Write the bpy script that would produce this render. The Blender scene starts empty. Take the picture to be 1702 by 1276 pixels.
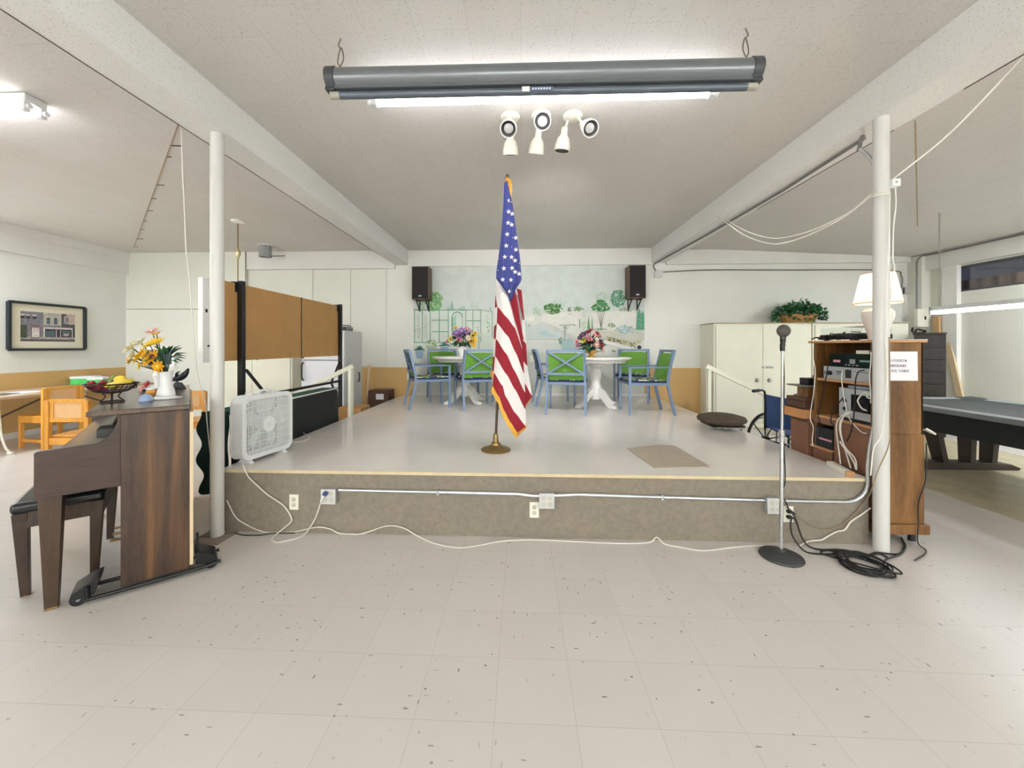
import bpy, math, random
from mathutils import Vector, Matrix, noise
random.seed(7)
SC = bpy.context.scene
COL = SC.collection
PI = math.pi

# ---------------------------------------------------------------- camera frame (measured from the floor tiles and the beams)
FPX, CX, CY, CAMZ = 650.0, 838.0, 576.0, 1.40
TH = math.atan(28 / 650)
CO, SI = math.cos(TH), math.sin(TH)
def ray(px, py):
    u, v = (px - CX) / FPX, (CY - py) / FPX
    return (u * CO - SI, u * SI + CO, v)
def atz(px, py, z):
    d = ray(px, py); t = (z - CAMZ) / d[2]
    return Vector((d[0] * t, d[1] * t, z))
def aty(px, py, Y):
    d = ray(px, py); t = Y / d[1]
    return Vector((d[0] * t, Y, CAMZ + d[2] * t))
def atx(px, py, X):
    d = ray(px, py); t = X / d[0]
    return Vector((X, d[1] * t, CAMZ + d[2] * t))

# ---------------------------------------------------------------- materials
def lin(c):
    r = []
    for x in c[:3]:
        x = x / 255.0
        r.append(x / 12.92 if x <= .04045 else ((x + .055) / 1.055) ** 2.4)
    return (r[0], r[1], r[2], 1.0)
class NT:
    def __init__(s, name):
        s.m = bpy.data.materials.new(name); s.m.use_nodes = True
        s.t = s.m.node_tree; s.n = s.t.nodes
        s.b = s.n['Principled BSDF']
    def new(s, typ, **kw):
        x = s.n.new(typ)
        for k, v in kw.items(): setattr(x, k, v)
        return x
    def link(s, a, b): s.t.links.new(a, b)
    def coord(s, scale=(1, 1, 1), rot=(0, 0, 0), out='Object'):
        tc = s.new('ShaderNodeTexCoord'); mp = s.new('ShaderNodeMapping')
        mp.inputs['Scale'].default_value = scale; mp.inputs['Rotation'].default_value = rot
        s.link(tc.outputs[out], mp.inputs['Vector']); return mp.outputs['Vector']
    def noise(s, vec, scale, detail=3, rough=.5, dist=0):
        x = s.new('ShaderNodeTexNoise'); x.inputs['Scale'].default_value = scale
        x.inputs['Detail'].default_value = detail; x.inputs['Roughness'].default_value = rough
        x.inputs['Distortion'].default_value = dist
        s.link(vec, x.inputs['Vector']); return x.outputs['Fac']
    def ramp(s, fac, stops, interp='LINEAR'):
        x = s.new('ShaderNodeValToRGB'); x.color_ramp.interpolation = interp
        e = x.color_ramp.elements
        while len(e) < len(stops): e.new(.5)
        for i, (p, c) in enumerate(stops):
            e[i].position = p; e[i].color = c if len(c) == 4 and max(c) <= 1.0 and isinstance(c[0], float) else lin(c)
        s.link(fac, x.inputs['Fac']); return x.outputs['Color']
    def mix(s, fac, a, b, mode='MIX'):
        x = s.new('ShaderNodeMix', data_type='RGBA', blend_type=mode)
        for sock, val in ((x.inputs[0], fac), (x.inputs[6], a), (x.inputs[7], b)):
            if hasattr(val, 'links'): s.link(val, sock)
            else: sock.default_value = val
        return x.outputs[2]
    def math(s, op, a, b=0.0, c=None):
        x = s.new('ShaderNodeMath', operation=op)
        for i, val in enumerate((a, b) if c is None else (a, b, c)):
            if hasattr(val, 'links'): s.link(val, x.inputs[i])
            else: x.inputs[i].default_value = val
        return x.outputs[0]
    def bump(s, h, strength, dist=.01):
        x = s.new('ShaderNodeBump'); x.inputs['Strength'].default_value = strength; x.inputs['Distance'].default_value = dist
        s.link(h, x.inputs['Height']); s.link(x.outputs['Normal'], s.b.inputs['Normal'])
    def fin(s, col, rough=.5, metal=0, spec=None):
        if hasattr(col, 'links'): s.link(col, s.b.inputs['Base Color'])
        else: s.b.inputs['Base Color'].default_value = col
        s.b.inputs['Roughness'].default_value = rough; s.b.inputs['Metallic'].default_value = metal
        if spec is not None: s.b.inputs['Specular IOR Level'].default_value = spec
        return s.m
BW = lambda v: (v, v, v, 1.0)
_mc = {}
def mat(name, c, rough=.5, metal=0, var=.07, scale=14, bump=0, bscale=120):
    if name in _mc: return _mc[name]
    n = NT(name); v = n.coord(); f = n.noise(v, scale)
    l = lin(c); lo = tuple(x * (1 - var) for x in l[:3]) + (1.0,); hi = tuple(min(1, x * (1 + var)) for x in l[:3]) + (1.0,)
    m = n.fin(n.ramp(f, [(.3, lo), (.7, hi)]), rough, metal)
    if bump: n.bump(n.noise(v, bscale, 2), bump, .003)
    _mc[name] = m; return m
def emit(name, c, k):
    n = NT(name); n.fin(lin(c), .4); n.b.inputs['Emission Color'].default_value = lin(c); n.b.inputs['Emission Strength'].default_value = k
    return n.m
def wood(name, dark, mid, light, axis='z', scale=9, rough=.35, bands=3.0):
    n = NT(name)
    sc = {'x': (.12, 1, 1), 'y': (1, .12, 1), 'z': (1, 1, .12)}[axis]
    v = n.coord(sc)
    f = n.noise(v, scale, 5, .6, 1.2); g = n.noise(v, scale * 9, 3, .6)
    big = n.noise(v, bands, 1, .4, .6)
    c = n.ramp(big, [(.34, dark), (.52, mid), (.68, light)])
    c2 = n.ramp(f, [(.35, dark), (.65, light)])
    c = n.mix(.42, c, c2)
    c = n.mix(.22, c, n.ramp(g, [(.4, dark), (.6, light)]))
    return n.fin(c, rough)

def m_floor():
    n = NT('vinyl_tile'); v = n.coord()
    br = n.new('ShaderNodeTexBrick'); br.offset = 0.0; br.squash = 1.0
    br.inputs['Scale'].default_value = 1.0; br.inputs['Brick Width'].default_value = .3048; br.inputs['Row Height'].default_value = .3048
    br.inputs['Mortar Size'].default_value = .0014; br.inputs['Mortar Smooth'].default_value = .2
    br.inputs['Color1'].default_value = lin((212, 206, 201)); br.inputs['Color2'].default_value = lin((209, 203, 197)); br.inputs['Mortar'].default_value = lin((193, 186, 179))
    mp = n.new('ShaderNodeMapping'); mp.inputs['Location'].default_value = (.1, .07, 0); n.link(v, mp.inputs['Vector']); n.link(mp.outputs['Vector'], br.inputs['Vector'])
    c = n.mix(1.0, br.outputs['Color'], n.ramp(n.noise(v, 3.0, 2), [(.3, BW(.975)), (.7, BW(1.0))]), 'MULTIPLY')
    # dark flecks pressed into the tile, in two directions
    for (sc, rot, thr, k) in (((62, 220, 1), .5, .972, 0), ((220, 62, 1), .2, .972, 3), ((130, 160, 1), .9, .968, 3)):
        w = n.coord(sc, (0, 0, rot)); vo = n.new('ShaderNodeTexVoronoi'); vo.inputs['Scale'].default_value = .33; n.link(w, vo.inputs['Vector'])
        d = n.math('LESS_THAN', vo.outputs['Distance'], .24)
        sep = n.new('ShaderNodeSeparateColor'); n.link(vo.outputs['Color'], sep.inputs['Color'])
        p = n.math('GREATER_THAN', sep.outputs[0], thr)
        tone = n.math('MULTIPLY', n.math('MULTIPLY', d, p), n.math('MULTIPLY', sep.outputs[1], .8))
        c = n.mix(tone, c, lin((92, 82, 72)))
    n.fin(c, .27, 0, .45)
    return n.m
def m_ceiling():
    n = NT('acoustic_tile'); v = n.coord()
    br = n.new('ShaderNodeTexBrick'); br.offset = .5
    br.inputs['Scale'].default_value = 1.0; br.inputs['Brick Width'].default_value = .41; br.inputs['Row Height'].default_value = .305
    br.inputs['Mortar Size'].default_value = .0016; br.inputs['Mortar Smooth'].default_value = .2
    br.inputs['Color1'].default_value = lin((222, 218, 215)); br.inputs['Color2'].default_value = lin((219, 215, 211)); br.inputs['Mortar'].default_value = lin((200, 195, 190))
    w = n.coord((1, 1, 1), (0, 0, PI / 2)); n.link(w, br.inputs['Vector'])
    vo = n.new('ShaderNodeTexVoronoi'); vo.inputs['Scale'].default_value = 62; n.link(n.coord((1, 1, .01)), vo.inputs['Vector'])
    hole = n.math('LESS_THAN', vo.outputs['Distance'], .21)
    sep = n.new('ShaderNodeSeparateColor'); n.link(vo.outputs['Color'], sep.inputs['Color'])
    hole = n.math('MULTIPLY', hole, n.math('GREATER_THAN', sep.outputs[0], .35))
    c = n.mix(n.math('MULTIPLY', hole, .55), br.outputs['Color'], lin((120, 112, 106)))
    c = n.mix(.25, c, n.ramp(n.noise(v, .8, 3), [(.35, (208, 201, 193)), (.7, (224, 220, 217))]))
    n.fin(c, .85, 0, .2)
    n.bump(n.noise(v, 130, 2), .25, .004)
    return n.m
def m_wall(name, up, low=None, split=1.0, block=True):
    n = NT(name); v = n.coord()
    sep = n.new('ShaderNodeSeparateXYZ'); n.link(v, sep.inputs['Vector'])
    c = n.ramp(n.noise(v, 1.5, 4), [(.3, tuple(x * .975 for x in up)), (.7, up)])
    if low:
        cl = n.ramp(n.noise(v, 1.5, 4), [(.3, tuple(x * .96 for x in low)), (.7, low)])
        c = n.mix(n.math('LESS_THAN', sep.outputs['Z'], split), c, cl)
    n.fin(c, .6, 0, .3)
    if block:
        br = n.new('ShaderNodeTexBrick'); br.inputs['Scale'].default_value = 1; br.inputs['Brick Width'].default_value = .406; br.inputs['Row Height'].default_value = .203
        br.inputs['Mortar Size'].default_value = .006; br.inputs['Mortar Smooth'].default_value = .6
        br.inputs['Color1'].default_value = BW(1.0); br.inputs['Color2'].default_value = BW(1.0); br.inputs['Mortar'].default_value = BW(0.0)
        cb = n.new('ShaderNodeCombineXYZ'); n.link(n.math('ADD', sep.outputs['X'], sep.outputs['Y']), cb.inputs['X']); n.link(sep.outputs['Z'], cb.inputs['Y'])
        n.link(cb.outputs['Vector'], br.inputs['Vector']); n.bump(br.outputs['Color'], .22, .006)
    return n.m

FLOOR = m_floor(); CEIL = m_ceiling()
WALL = m_wall('painted_block', (231, 232, 227), (212, 174, 116))
WALLP = m_wall('painted_panel', (229, 229, 221), block=False)
WALLC = m_wall('painted_block_plain', (226, 226, 216))
WHITE = mat('white_paint', (236, 235, 232), .5, var=.03, scale=3)
BEAMM = mat('beam_paint', (228, 226, 224), .6, var=.03, scale=2)
def m_beam():
    n = NT('beam_stipple'); v = n.coord()
    vo = n.new('ShaderNodeTexVoronoi'); vo.inputs['Scale'].default_value = 62; n.link(v, vo.inputs['Vector'])
    hole = n.math('LESS_THAN', vo.outputs['Distance'], .2)
    c = n.mix(n.math('MULTIPLY', hole, .4), n.ramp(n.noise(v, 1, 3), [(.3, (232, 231, 230)), (.7, (239, 238, 237))]), lin((150, 146, 142)))
    return n.fin(c, .8, 0, .2)
BEAMS = m_beam()
POSTM = mat('post_paint', (214, 212, 210), .35, var=.03, scale=4)
STAGET = mat('stage_vinyl', (232, 226, 221), .16, var=.035, scale=2.5)
CARPET = mat('stage_carpet', (140, 130, 118), .95, var=.1, scale=30, bump=.4, bscale=260)
EDGE = mat('edge_trim', (214, 196, 160), .5, var=.06)
DKFLOOR = mat('dark_tile', (186, 174, 146), .35, var=.14, scale=5)
BLACK = mat('black_metal', (30, 31, 34), .4, .3)
BLKPL = mat('black_plastic', (24, 24, 26), .45)
RUBBER = mat('black_rubber', (22, 22, 23), .55)
DKGREY = mat('dark_grey', (66, 69, 74), .45)
STEEL = mat('steel', (176, 178, 182), .28, .85, var=.05)
CHROME = mat('chrome', (200, 202, 206), .15, .95, var=.02)
ALUM = mat('aluminium', (188, 190, 194), .4, .6, var=.05)
GREYCON = mat('grey_conduit', (124, 124, 124), .45, .3)
IVORY = mat('ivory_plastic', (238, 235, 222), .4, var=.02)
WPLAST = mat('white_plastic', (232, 234, 236), .4, var=.02)
WCORD = mat('white_cord', (234, 230, 222), .5, var=.02)
TANCORD = mat('tan_cord', (150, 128, 98), .6)
PAPER = mat('paper', (236, 236, 242), .8, var=.02)
INK = mat('ink', (150, 118, 140), .8)
def m_walnut():
    n = NT('walnut')
    sw = n.noise(n.coord((1, 1, .35)), 5, 2, .5, .5)
    v = n.coord((1, 1, .05)); st = n.noise(v, 13, 2, .45, .4); fi = n.noise(v, 150, 3, .6)
    c = n.ramp(n.math('ADD', n.math('MULTIPLY', st, .8), n.math('MULTIPLY', sw, .2)), [(.40, (42, 28, 23)), (.53, (60, 41, 31)), (.61, (88, 60, 38)), (.68, (116, 80, 46))])
    c = n.mix(.25, c, n.ramp(fi, [(.35, (50, 34, 28)), (.65, (112, 82, 58))]))
    return n.fin(c, .38)
WALNUT = m_walnut()
WALNUTH = wood('walnut_rail', (44, 29, 25), (60, 41, 34), (82, 57, 46), 'x', 7, .35, 3)
WALNUTL = wood('walnut_leg', (36, 25, 20), (52, 37, 28), (76, 54, 38), 'z', 9, .4, 3)
LID = wood('walnut_lid', (74, 58, 50), (96, 78, 68), (120, 100, 88), 'y', 6, .22, 3)
OAK = wood('oak', (86, 54, 24), (120, 80, 40), (146, 104, 58), 'z', 16, .4, 14)
OAKE = wood('oak_edge', (170, 118, 76), (200, 148, 100), (214, 164, 118), 'y', 8, .4, 4)
ORANGE = wood('orange_wood', (196, 128, 40), (218, 152, 58), (236, 174, 84), 'z', 8, .38, 4)
CANE = mat('cane_weave', (222, 178, 128), .6, var=.11, scale=160)
BROWNP = mat('brown_laminate', (134, 92, 70), .5, var=.06, scale=4)
BROWND = mat('brown_box', (92, 62, 46), .6, var=.1, scale=6)
TAN = mat('tan_box', (204, 144, 92), .7, var=.06)
PEG = mat('hardboard', (192, 146, 88), .6, var=.06, scale=5)
GREENF = mat('green_felt', (26, 84, 66), .95, var=.2, scale=20, bump=.3)
DKGREEN = mat('dark_green_cloth', (22, 54, 50), .8, var=.3, scale=8, bump=.4, bscale=30)
BLKCLOTH = mat('black_cloth', (38, 42, 42), .9, var=.12, scale=30)
VINYL = mat('black_vinyl', (20, 21, 23), .3)
CHBLUE = mat('chair_blue', (116, 136, 168), .4, .15, var=.05)
CHGREEN = mat('chair_green', (100, 152, 54), .7, var=.06, scale=8)
def m_cush():
    n = NT('leaf_print'); v = n.coord()
    vo = n.new('ShaderNodeTexVoronoi'); vo.inputs['Scale'].default_value = 22; vo.inputs['Randomness'].default_value = 1; n.link(v, vo.inputs['Vector'])
    sep = n.new('ShaderNodeSeparateColor'); n.link(vo.outputs['Color'], sep.inputs['Color'])
    c = n.ramp(sep.outputs[0], [(0, (22, 44, 76)), (.36, (22, 44, 76)), (.37, (36, 98, 92)), (.6, (84, 150, 140)), (.61, (232, 228, 206)), (.8, (232, 228, 206)), (.81, (150, 180, 60))], 'CONSTANT')
    return n.fin(c, .8)
CUSH = m_cush()
NAVY = mat('navy_edge', (26, 44, 82), .8)
TBLW = mat('table_white', (240, 238, 236), .3, var=.02)
CREAM = mat('cream_cabinet', (232, 230, 214), .45, var=.03, scale=3)
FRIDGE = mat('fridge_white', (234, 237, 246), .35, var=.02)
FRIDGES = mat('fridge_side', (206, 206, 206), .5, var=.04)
SPKW = wood('speaker_walnut', (72, 50, 40), (98, 72, 58), (124, 94, 76), 'z', 9, .5, 4)
SPKG = mat('speaker_grille', (40, 38, 39), .9, var=.15, scale=200)
BRASS = mat('brass', (148, 122, 80), .35, .8, var=.1)
GOLD = mat('gold_fringe', (232, 174, 66), .7, var=.12, scale=60)
POLEW = mat('pole_wood', (78, 58, 44), .4)
FRED = mat('flag_red', (150, 24, 44), .8, var=.08, scale=12)
FWHITE = mat('flag_white', (232, 226, 226), .8, var=.05, scale=8)
FBLUE = mat('flag_blue', (66, 74, 146), .8, var=.08, scale=12)
MATGREY = mat('carpet_mat', (186, 174, 158), .95, var=.08, scale=30, bump=.5, bscale=200)
CUSHBR = mat('brown_pad', (84, 70, 58), .8, var=.12, scale=14)
WCBLUE = mat('wheelchair_blue', (46, 72, 122), .6, var=.12, scale=9)
POOLC = mat('pool_cover', (38, 44, 41), .75, var=.1, scale=6)
POOLE = mat('pool_edge', (118, 124, 126), .5, var=.05)  # edge band of the cover, its shine put into a lighter grey
POOLB = mat('pool_side', (28, 31, 32), .8, var=.1)
POOLW = wood('dark_leg', (34, 26, 24), (52, 42, 38), (70, 58, 52), 'z', 8, .4, 3)
DKCAB = wood('dark_cabinet', (24, 19, 17), (36, 30, 27), (48, 40, 36), 'z', 8, .5, 3)
PINE = wood('pine', (210, 184, 142), (224, 200, 162), (234, 214, 182), 'z', 8, .6, 4)
LEAF = mat('leaf_green', (44, 108, 54), .5, var=.3, scale=20)
LEAFD = mat('leaf_dark', (26, 66, 40), .5, var=.3, scale=20)
LEAFL = mat('leaf_light', (96, 150, 66), .5, var=.2, scale=20)
WICKER = mat('wicker', (176, 130, 76), .7, var=.3, scale=70, bump=.6, bscale=120)
PURPLE = mat('petal_purple', (150, 112, 178), .6, var=.12)
MAUVE = mat('petal_mauve', (196, 150, 176), .6)
PINK = mat('petal_pink', (232, 164, 160), .6)
YEL = mat('petal_yellow', (240, 204, 64), .6)
GOLDP = mat('petal_gold', (238, 178, 34), .6)
CREAMP = mat('petal_cream', (240, 236, 206), .6)
PLUM = mat('petal_plum', (78, 40, 70), .6)
ROSE = mat('petal_rose', (176, 56, 72), .6)
PORC = mat('porcelain', (240, 240, 242), .18, var=.01)
BOWLY = mat('gold_bowl', (204, 156, 66), .35)
BLUED = mat('blue_dome', (150, 174, 214), .4)
REDP = mat('red_paint', (170, 40, 52), .5)
GREENBOX = mat('green_plastic', (52, 196, 84), .3)
MATB = mat('mat_board', (226, 220, 200), .8, var=.02)
FRAMEM = mat('picture_frame', (30, 40, 46), .4)
TABLET = mat('table_laminate', (196, 174, 148), .4, var=.05)
SHADE = None
PW, PS, PL_, PD, PSP, EXPO = 28.0, 70.0, 100.0, 210.0, 155.0, 0.26
# ---------------------------------------------------------------- geometry
def spline(pts, k=8, closed=False):
    P = [Vector(p) for p in pts]; n = len(P); out = []
    rng = n if closed else n - 1
    for i in range(rng):
        p0, p1, p2, p3 = (P[(i - 1) % n] if closed or i > 0 else P[0] * 2 - P[1]), P[i], P[(i + 1) % n], (P[(i + 2) % n] if closed or i + 2 < n else P[-1] * 2 - P[-2])
        for j in range(k):
            t = j / k
            out.append(.5 * ((2 * p1) + (-p0 + p2) * t + (2 * p0 - 5 * p1 + 4 * p2 - p3) * t * t + (-p0 + 3 * p1 - 3 * p2 + p3) * t ** 3))
    if not closed: out.append(P[-1])
    return out
class G:
    def __init__(s): s.v = []; s.f = []; s.m = []
    def add(s, vs, fs, m=0):
        b = len(s.v); s.v += [Vector(v) for v in vs]; s.f += [tuple(i + b for i in f) for f in fs]; s.m += [m] * len(fs); return s
    def box(s, c, d, m=0, R=None):
        c = Vector(c); h = [x / 2 for x in d]; vs = []
        for x in (-1, 1):
            for y in (-1, 1):
                for z in (-1, 1):
                    p = Vector((x * h[0], y * h[1], z * h[2])); vs.append(c + (R @ p if R else p))
        return s.add(vs, [(0, 1, 3, 2), (4, 6, 7, 5), (0, 4, 5, 1), (2, 3, 7, 6), (0, 2, 6, 4), (1, 5, 7, 3)], m)
    def b2(s, lo, hi, m=0):
        return s.box([(a + b) / 2 for a, b in zip(lo, hi)], [abs(b - a) for a, b in zip(lo, hi)], m)
    def bar(s, p, q, w, h, m=0, up=(0, 0, 1), w2=None, h2=None):
        p, q = Vector(p), Vector(q); d = (q - p).normalized(); u = Vector(up)
        if abs(d.dot(u)) > .98: u = Vector((0, 1, 0))
        x = d.cross(u).normalized(); u = x.cross(d).normalized(); w2 = w2 or w; h2 = h2 or h
        vs = [p + x * a * w / 2 + u * b * h / 2 for a, b in ((-1, -1), (1, -1), (1, 1), (-1, 1))] + [q + x * a * w2 / 2 + u * b * h2 / 2 for a, b in ((-1, -1), (1, -1), (1, 1), (-1, 1))]
        return s.add(vs, [(3, 2, 1, 0), (4, 5, 6, 7), (0, 1, 5, 4), (1, 2, 6, 5), (2, 3, 7, 6), (3, 0, 4, 7)], m)
    def cyl(s, p, q, r0, r1=None, n=16, m=0):
        p, q = Vector(p), Vector(q); r1 = r0 if r1 is None else r1; d = (q - p).normalized()
        u = Vector((0, 0, 1)) if abs(d.z) < .9 else Vector((1, 0, 0)); x = d.cross(u).normalized(); y = d.cross(x)
        vs = [p + (x * math.cos(2 * PI * i / n) + y * math.sin(2 * PI * i / n)) * r0 for i in range(n)] + [q + (x * math.cos(2 * PI * i / n) + y * math.sin(2 * PI * i / n)) * r1 for i in range(n)]
        fs = [(i, (i + 1) % n, n + (i + 1) % n, n + i) for i in range(n)] + [tuple(range(n - 1, -1, -1)), tuple(range(n, 2 * n))]
        return s.add(vs, fs, m)
    def tube(s, pts, r, n=7, m=0, closed=False):
        P = [Vector(p) for p in pts]; L = len(P); vs = []; x = None
        for i in range(L):
            a = P[(i - 1) % L] if closed or i > 0 else P[i]; b = P[(i + 1) % L] if closed or i < L - 1 else P[i]
            d = (b - a); d = d.normalized() if d.length > 1e-9 else Vector((0, 0, 1))
            if x is None: x = d.cross(Vector((0, 0, 1)) if abs(d.z) < .9 else Vector((1, 0, 0)))
            x = (x - d * x.dot(d)); x = x.normalized() if x.length > 1e-6 else d.orthogonal().normalized(); y = d.cross(x)
            rr = r(i / max(1, L - 1)) if callable(r) else r
            vs += [P[i] + (x * math.cos(2 * PI * k / n) + y * math.sin(2 * PI * k / n)) * rr for k in range(n)]
        fs = []
        for i in range(L if closed else L - 1):
            j = (i + 1) % L
            fs += [(i * n + k, i * n + (k + 1) % n, j * n + (k + 1) % n, j * n + k) for k in range(n)]
        if not closed: fs += [tuple(range(n - 1, -1, -1)), tuple(range((L - 1) * n, L * n))]
        return s.add(vs, fs, m)
    def lathe(s, prof, n=28, m=0, o=(0, 0, 0), sx=1, sy=1):
        o = Vector(o); vs = []; fs = []
        for r, z in prof:
            vs += [o + Vector((max(r, 1e-4) * math.cos(2 * PI * k / n) * sx, max(r, 1e-4) * math.sin(2 * PI * k / n) * sy, z)) for k in range(n)]
        for i in range(len(prof) - 1):
            fs += [(i * n + k, i * n + (k + 1) % n, (i + 1) * n + (k + 1) % n, (i + 1) * n + k) for k in range(n)]
        fs += [tuple(range(n - 1, -1, -1)), tuple(range((len(prof) - 1) * n, len(prof) * n))]
        return s.add(vs, fs, m)
    def prism(s, poly, ax, lo, hi, m=0):
        def P(a, b, c): return {'x': (c, a, b), 'y': (a, c, b), 'z': (a, b, c)}[ax]
        n = len(poly); vs = [P(a, b, lo) for a, b in poly] + [P(a, b, hi) for a, b in poly]
        fs = [(i, (i + 1) % n, n + (i + 1) % n, n + i) for i in range(n)] + [tuple(range(n - 1, -1, -1)), tuple(range(n, 2 * n))]
        return s.add(vs, fs, m)
    def ball(s, c, r, n=12, m=0, R=None):
        c = Vector(c); r = (r, r, r) if not hasattr(r, '__len__') else r; k = max(4, n // 2); vs = []; fs = []
        for i in range(k + 1):
            a = PI * i / k
            for j in range(n):
                b = 2 * PI * j / n; p = Vector((r[0] * max(math.sin(a), 1e-3) * math.cos(b), r[1] * max(math.sin(a), 1e-3) * math.sin(b), r[2] * math.cos(a)))
                vs.append(c + (R @ p if R else p))
        for i in range(k): fs += [(i * n + j, (i + 1) * n + j, (i + 1) * n + (j + 1) % n, i * n + (j + 1) % n) for j in range(n)]
        return s.add(vs, fs, m)
    def grid(s, fn, nu, nv, m=0):
        vs = [fn(i / nu, j / nv) for j in range(nv + 1) for i in range(nu + 1)]; w = nu + 1
        fs = [(j * w + i, j * w + i + 1, (j + 1) * w + i + 1, (j + 1) * w + i) for j in range(nv) for i in range(nu)]
        if callable(m):
            b = len(s.v); s.add(vs, fs, 0)
            s.m[-len(fs):] = [m((i + .5) / nu, (j + .5) / nv) for j in range(nv) for i in range(nu)]
            return s
        return s.add(vs, fs, m)
    def sweep_rect(s, pts, w, h, m=0):
        pts = [Vector(p) for p in pts]
        for a, b in zip(pts, pts[1:]): s.bar(a, b, w, h, m)
        return s
    def leaf(s, p, d, L, w, m=0, up=None, bend=.25):
        p, d = Vector(p), Vector(d).normalized(); up = Vector(up) if up else Vector((0, 0, 1))
        x = d.cross(up); x = x.normalized() if x.length > 1e-4 else Vector((1, 0, 0)); n = x.cross(d)
        a = p + d * L * .5 - n * bend * L * .0; t = p + d * L - n * bend * L
        c = p + d * L * .55 + n * .08 * L
        return s.add([p, a + x * w / 2, t, a - x * w / 2, c], [(0, 1, 4), (1, 2, 4), (2, 3, 4), (3, 0, 4)], m)
    def bloom(s, c, d, r, n=6, m=0, m2=None, cup=.5, layers=2):
        c, d = Vector(c), Vector(d).normalized(); x = d.orthogonal().normalized(); y = d.cross(x)
        for l in range(layers):
            rr = r * (1 - .3 * l); cu = cup + .5 * l
            for i in range(n):
                a = 2 * PI * (i + .5 * l) / n; e = x * math.cos(a) + y * math.sin(a); f = d.cross(e)
                w = rr * 2.4 / n
                s.add([c, c + e * rr * .55 + f * w * .6 + d * rr * cu * .4, c + e * rr + d * rr * cu * .75, c + e * rr * .55 - f * w * .6 + d * rr * cu * .4, c + e * rr * .6 + d * rr * cu * .3],
                      [(0, 1, 4), (1, 2, 4), (2, 3, 4), (3, 0, 4)], m)
        s.ball(c + d * r * .18, r * .26, 8, m if m2 is None else m2)
        return s
    def obj(s, name, mats, parent=None, smooth=35, bevel=0, loc=None, rotz=0, segs=2, solid=0):
        me = bpy.data.meshes.new(name); me.from_pydata(s.v, [], s.f); mats = mats if isinstance(mats, (list, tuple)) else [mats]
        for x in mats: me.materials.append(x)
        me.polygons.foreach_set('material_index', s.m)
        import bmesh
        bm = bmesh.new(); bm.from_mesh(me)
        bmesh.ops.recalc_face_normals(bm, faces=bm.faces)
        if smooth:
            a = math.radians(smooth)
            for f in bm.faces: f.smooth = True
            for e in bm.edges:
                if len(e.link_faces) != 2 or e.calc_face_angle(0) > a: e.smooth = False
        bm.to_mesh(me); bm.free()
        o = bpy.data.objects.new(name, me); COL.objects.link(o)
        if parent is not None: o.parent = parent
        if loc is not None: o.location = loc
        if rotz: o.rotation_euler[2] = rotz
        if bevel:
            b = o.modifiers.new('bevel', 'BEVEL'); b.width = bevel; b.segments = segs; b.limit_method = 'ANGLE'; b.angle_limit = math.radians(40)
        if solid:
            b = o.modifiers.new('thick', 'SOLIDIFY'); b.thickness = solid; b.offset = 0
        return o
def recentre(o):
    # puts the origin of a one-mesh thing at the middle of its base
    if o.type != 'MESH' or o.parent is not None or o.location.length > 1e-6: return
    vs = [v.co for v in o.data.vertices]; lo = [min(v[i] for v in vs) for i in range(3)]; hi = [max(v[i] for v in vs) for i in range(3)]
    c = Vector(((lo[0] + hi[0]) / 2, (lo[1] + hi[1]) / 2, lo[2])); o.data.transform(Matrix.Translation(-c)); o.location = c
def tag(o, label, cat, group=None):
    recentre(o)
    o['label'] = label; o['category'] = cat
    if group: o['group'] = group
    return o
def thing(name, label, cat, loc=(0, 0, 0), rotz=0, group=None):
    o = bpy.data.objects.new(name, None); COL.objects.link(o); o.location = loc; o.rotation_euler = (0, 0, rotz); o.empty_display_size = .1
    return tag(o, label, cat, group)
def struct(g, name, m, **kw):
    o = g.obj(name, m, **kw)
    if o.parent is None: o['kind'] = 'structure'
    if name in ('trim_7', 'trim_8', 'trim_9', 'trim_10', 'trim_11'): recentre(o)
    return o
def dup(root, loc, rotz, label=None):
    r = root.copy(); COL.objects.link(r); r.location = loc; r.rotation_euler = (0, 0, rotz)
    if label: r['label'] = label
    for ch in list(root.children):
        c = ch.copy(); COL.objects.link(c); c.parent = r
        for gch in ch.children:
            d = gch.copy(); COL.objects.link(d); d.parent = c
    return r
def text_obj(s, size, m, parent, loc, rot, name='lettering', align='CENTER', thick=.0006):
    cu = bpy.data.curves.new('t', 'FONT'); cu.body = s; cu.size = size; cu.align_x = align; cu.extrude = thick
    o = bpy.data.objects.new('t', cu); COL.objects.link(o)
    bpy.context.view_layer.update(); dg = bpy.context.evaluated_depsgraph_get()
    me = bpy.data.meshes.new_from_object(o.evaluated_get(dg)); me.name = name
    bpy.data.objects.remove(o); bpy.data.curves.remove(cu)
    me.materials.clear(); me.materials.append(m)
    r = bpy.data.objects.new(name, me); COL.objects.link(r); r.parent = parent; r.location = loc; r.rotation_euler = rot
    return r

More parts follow.
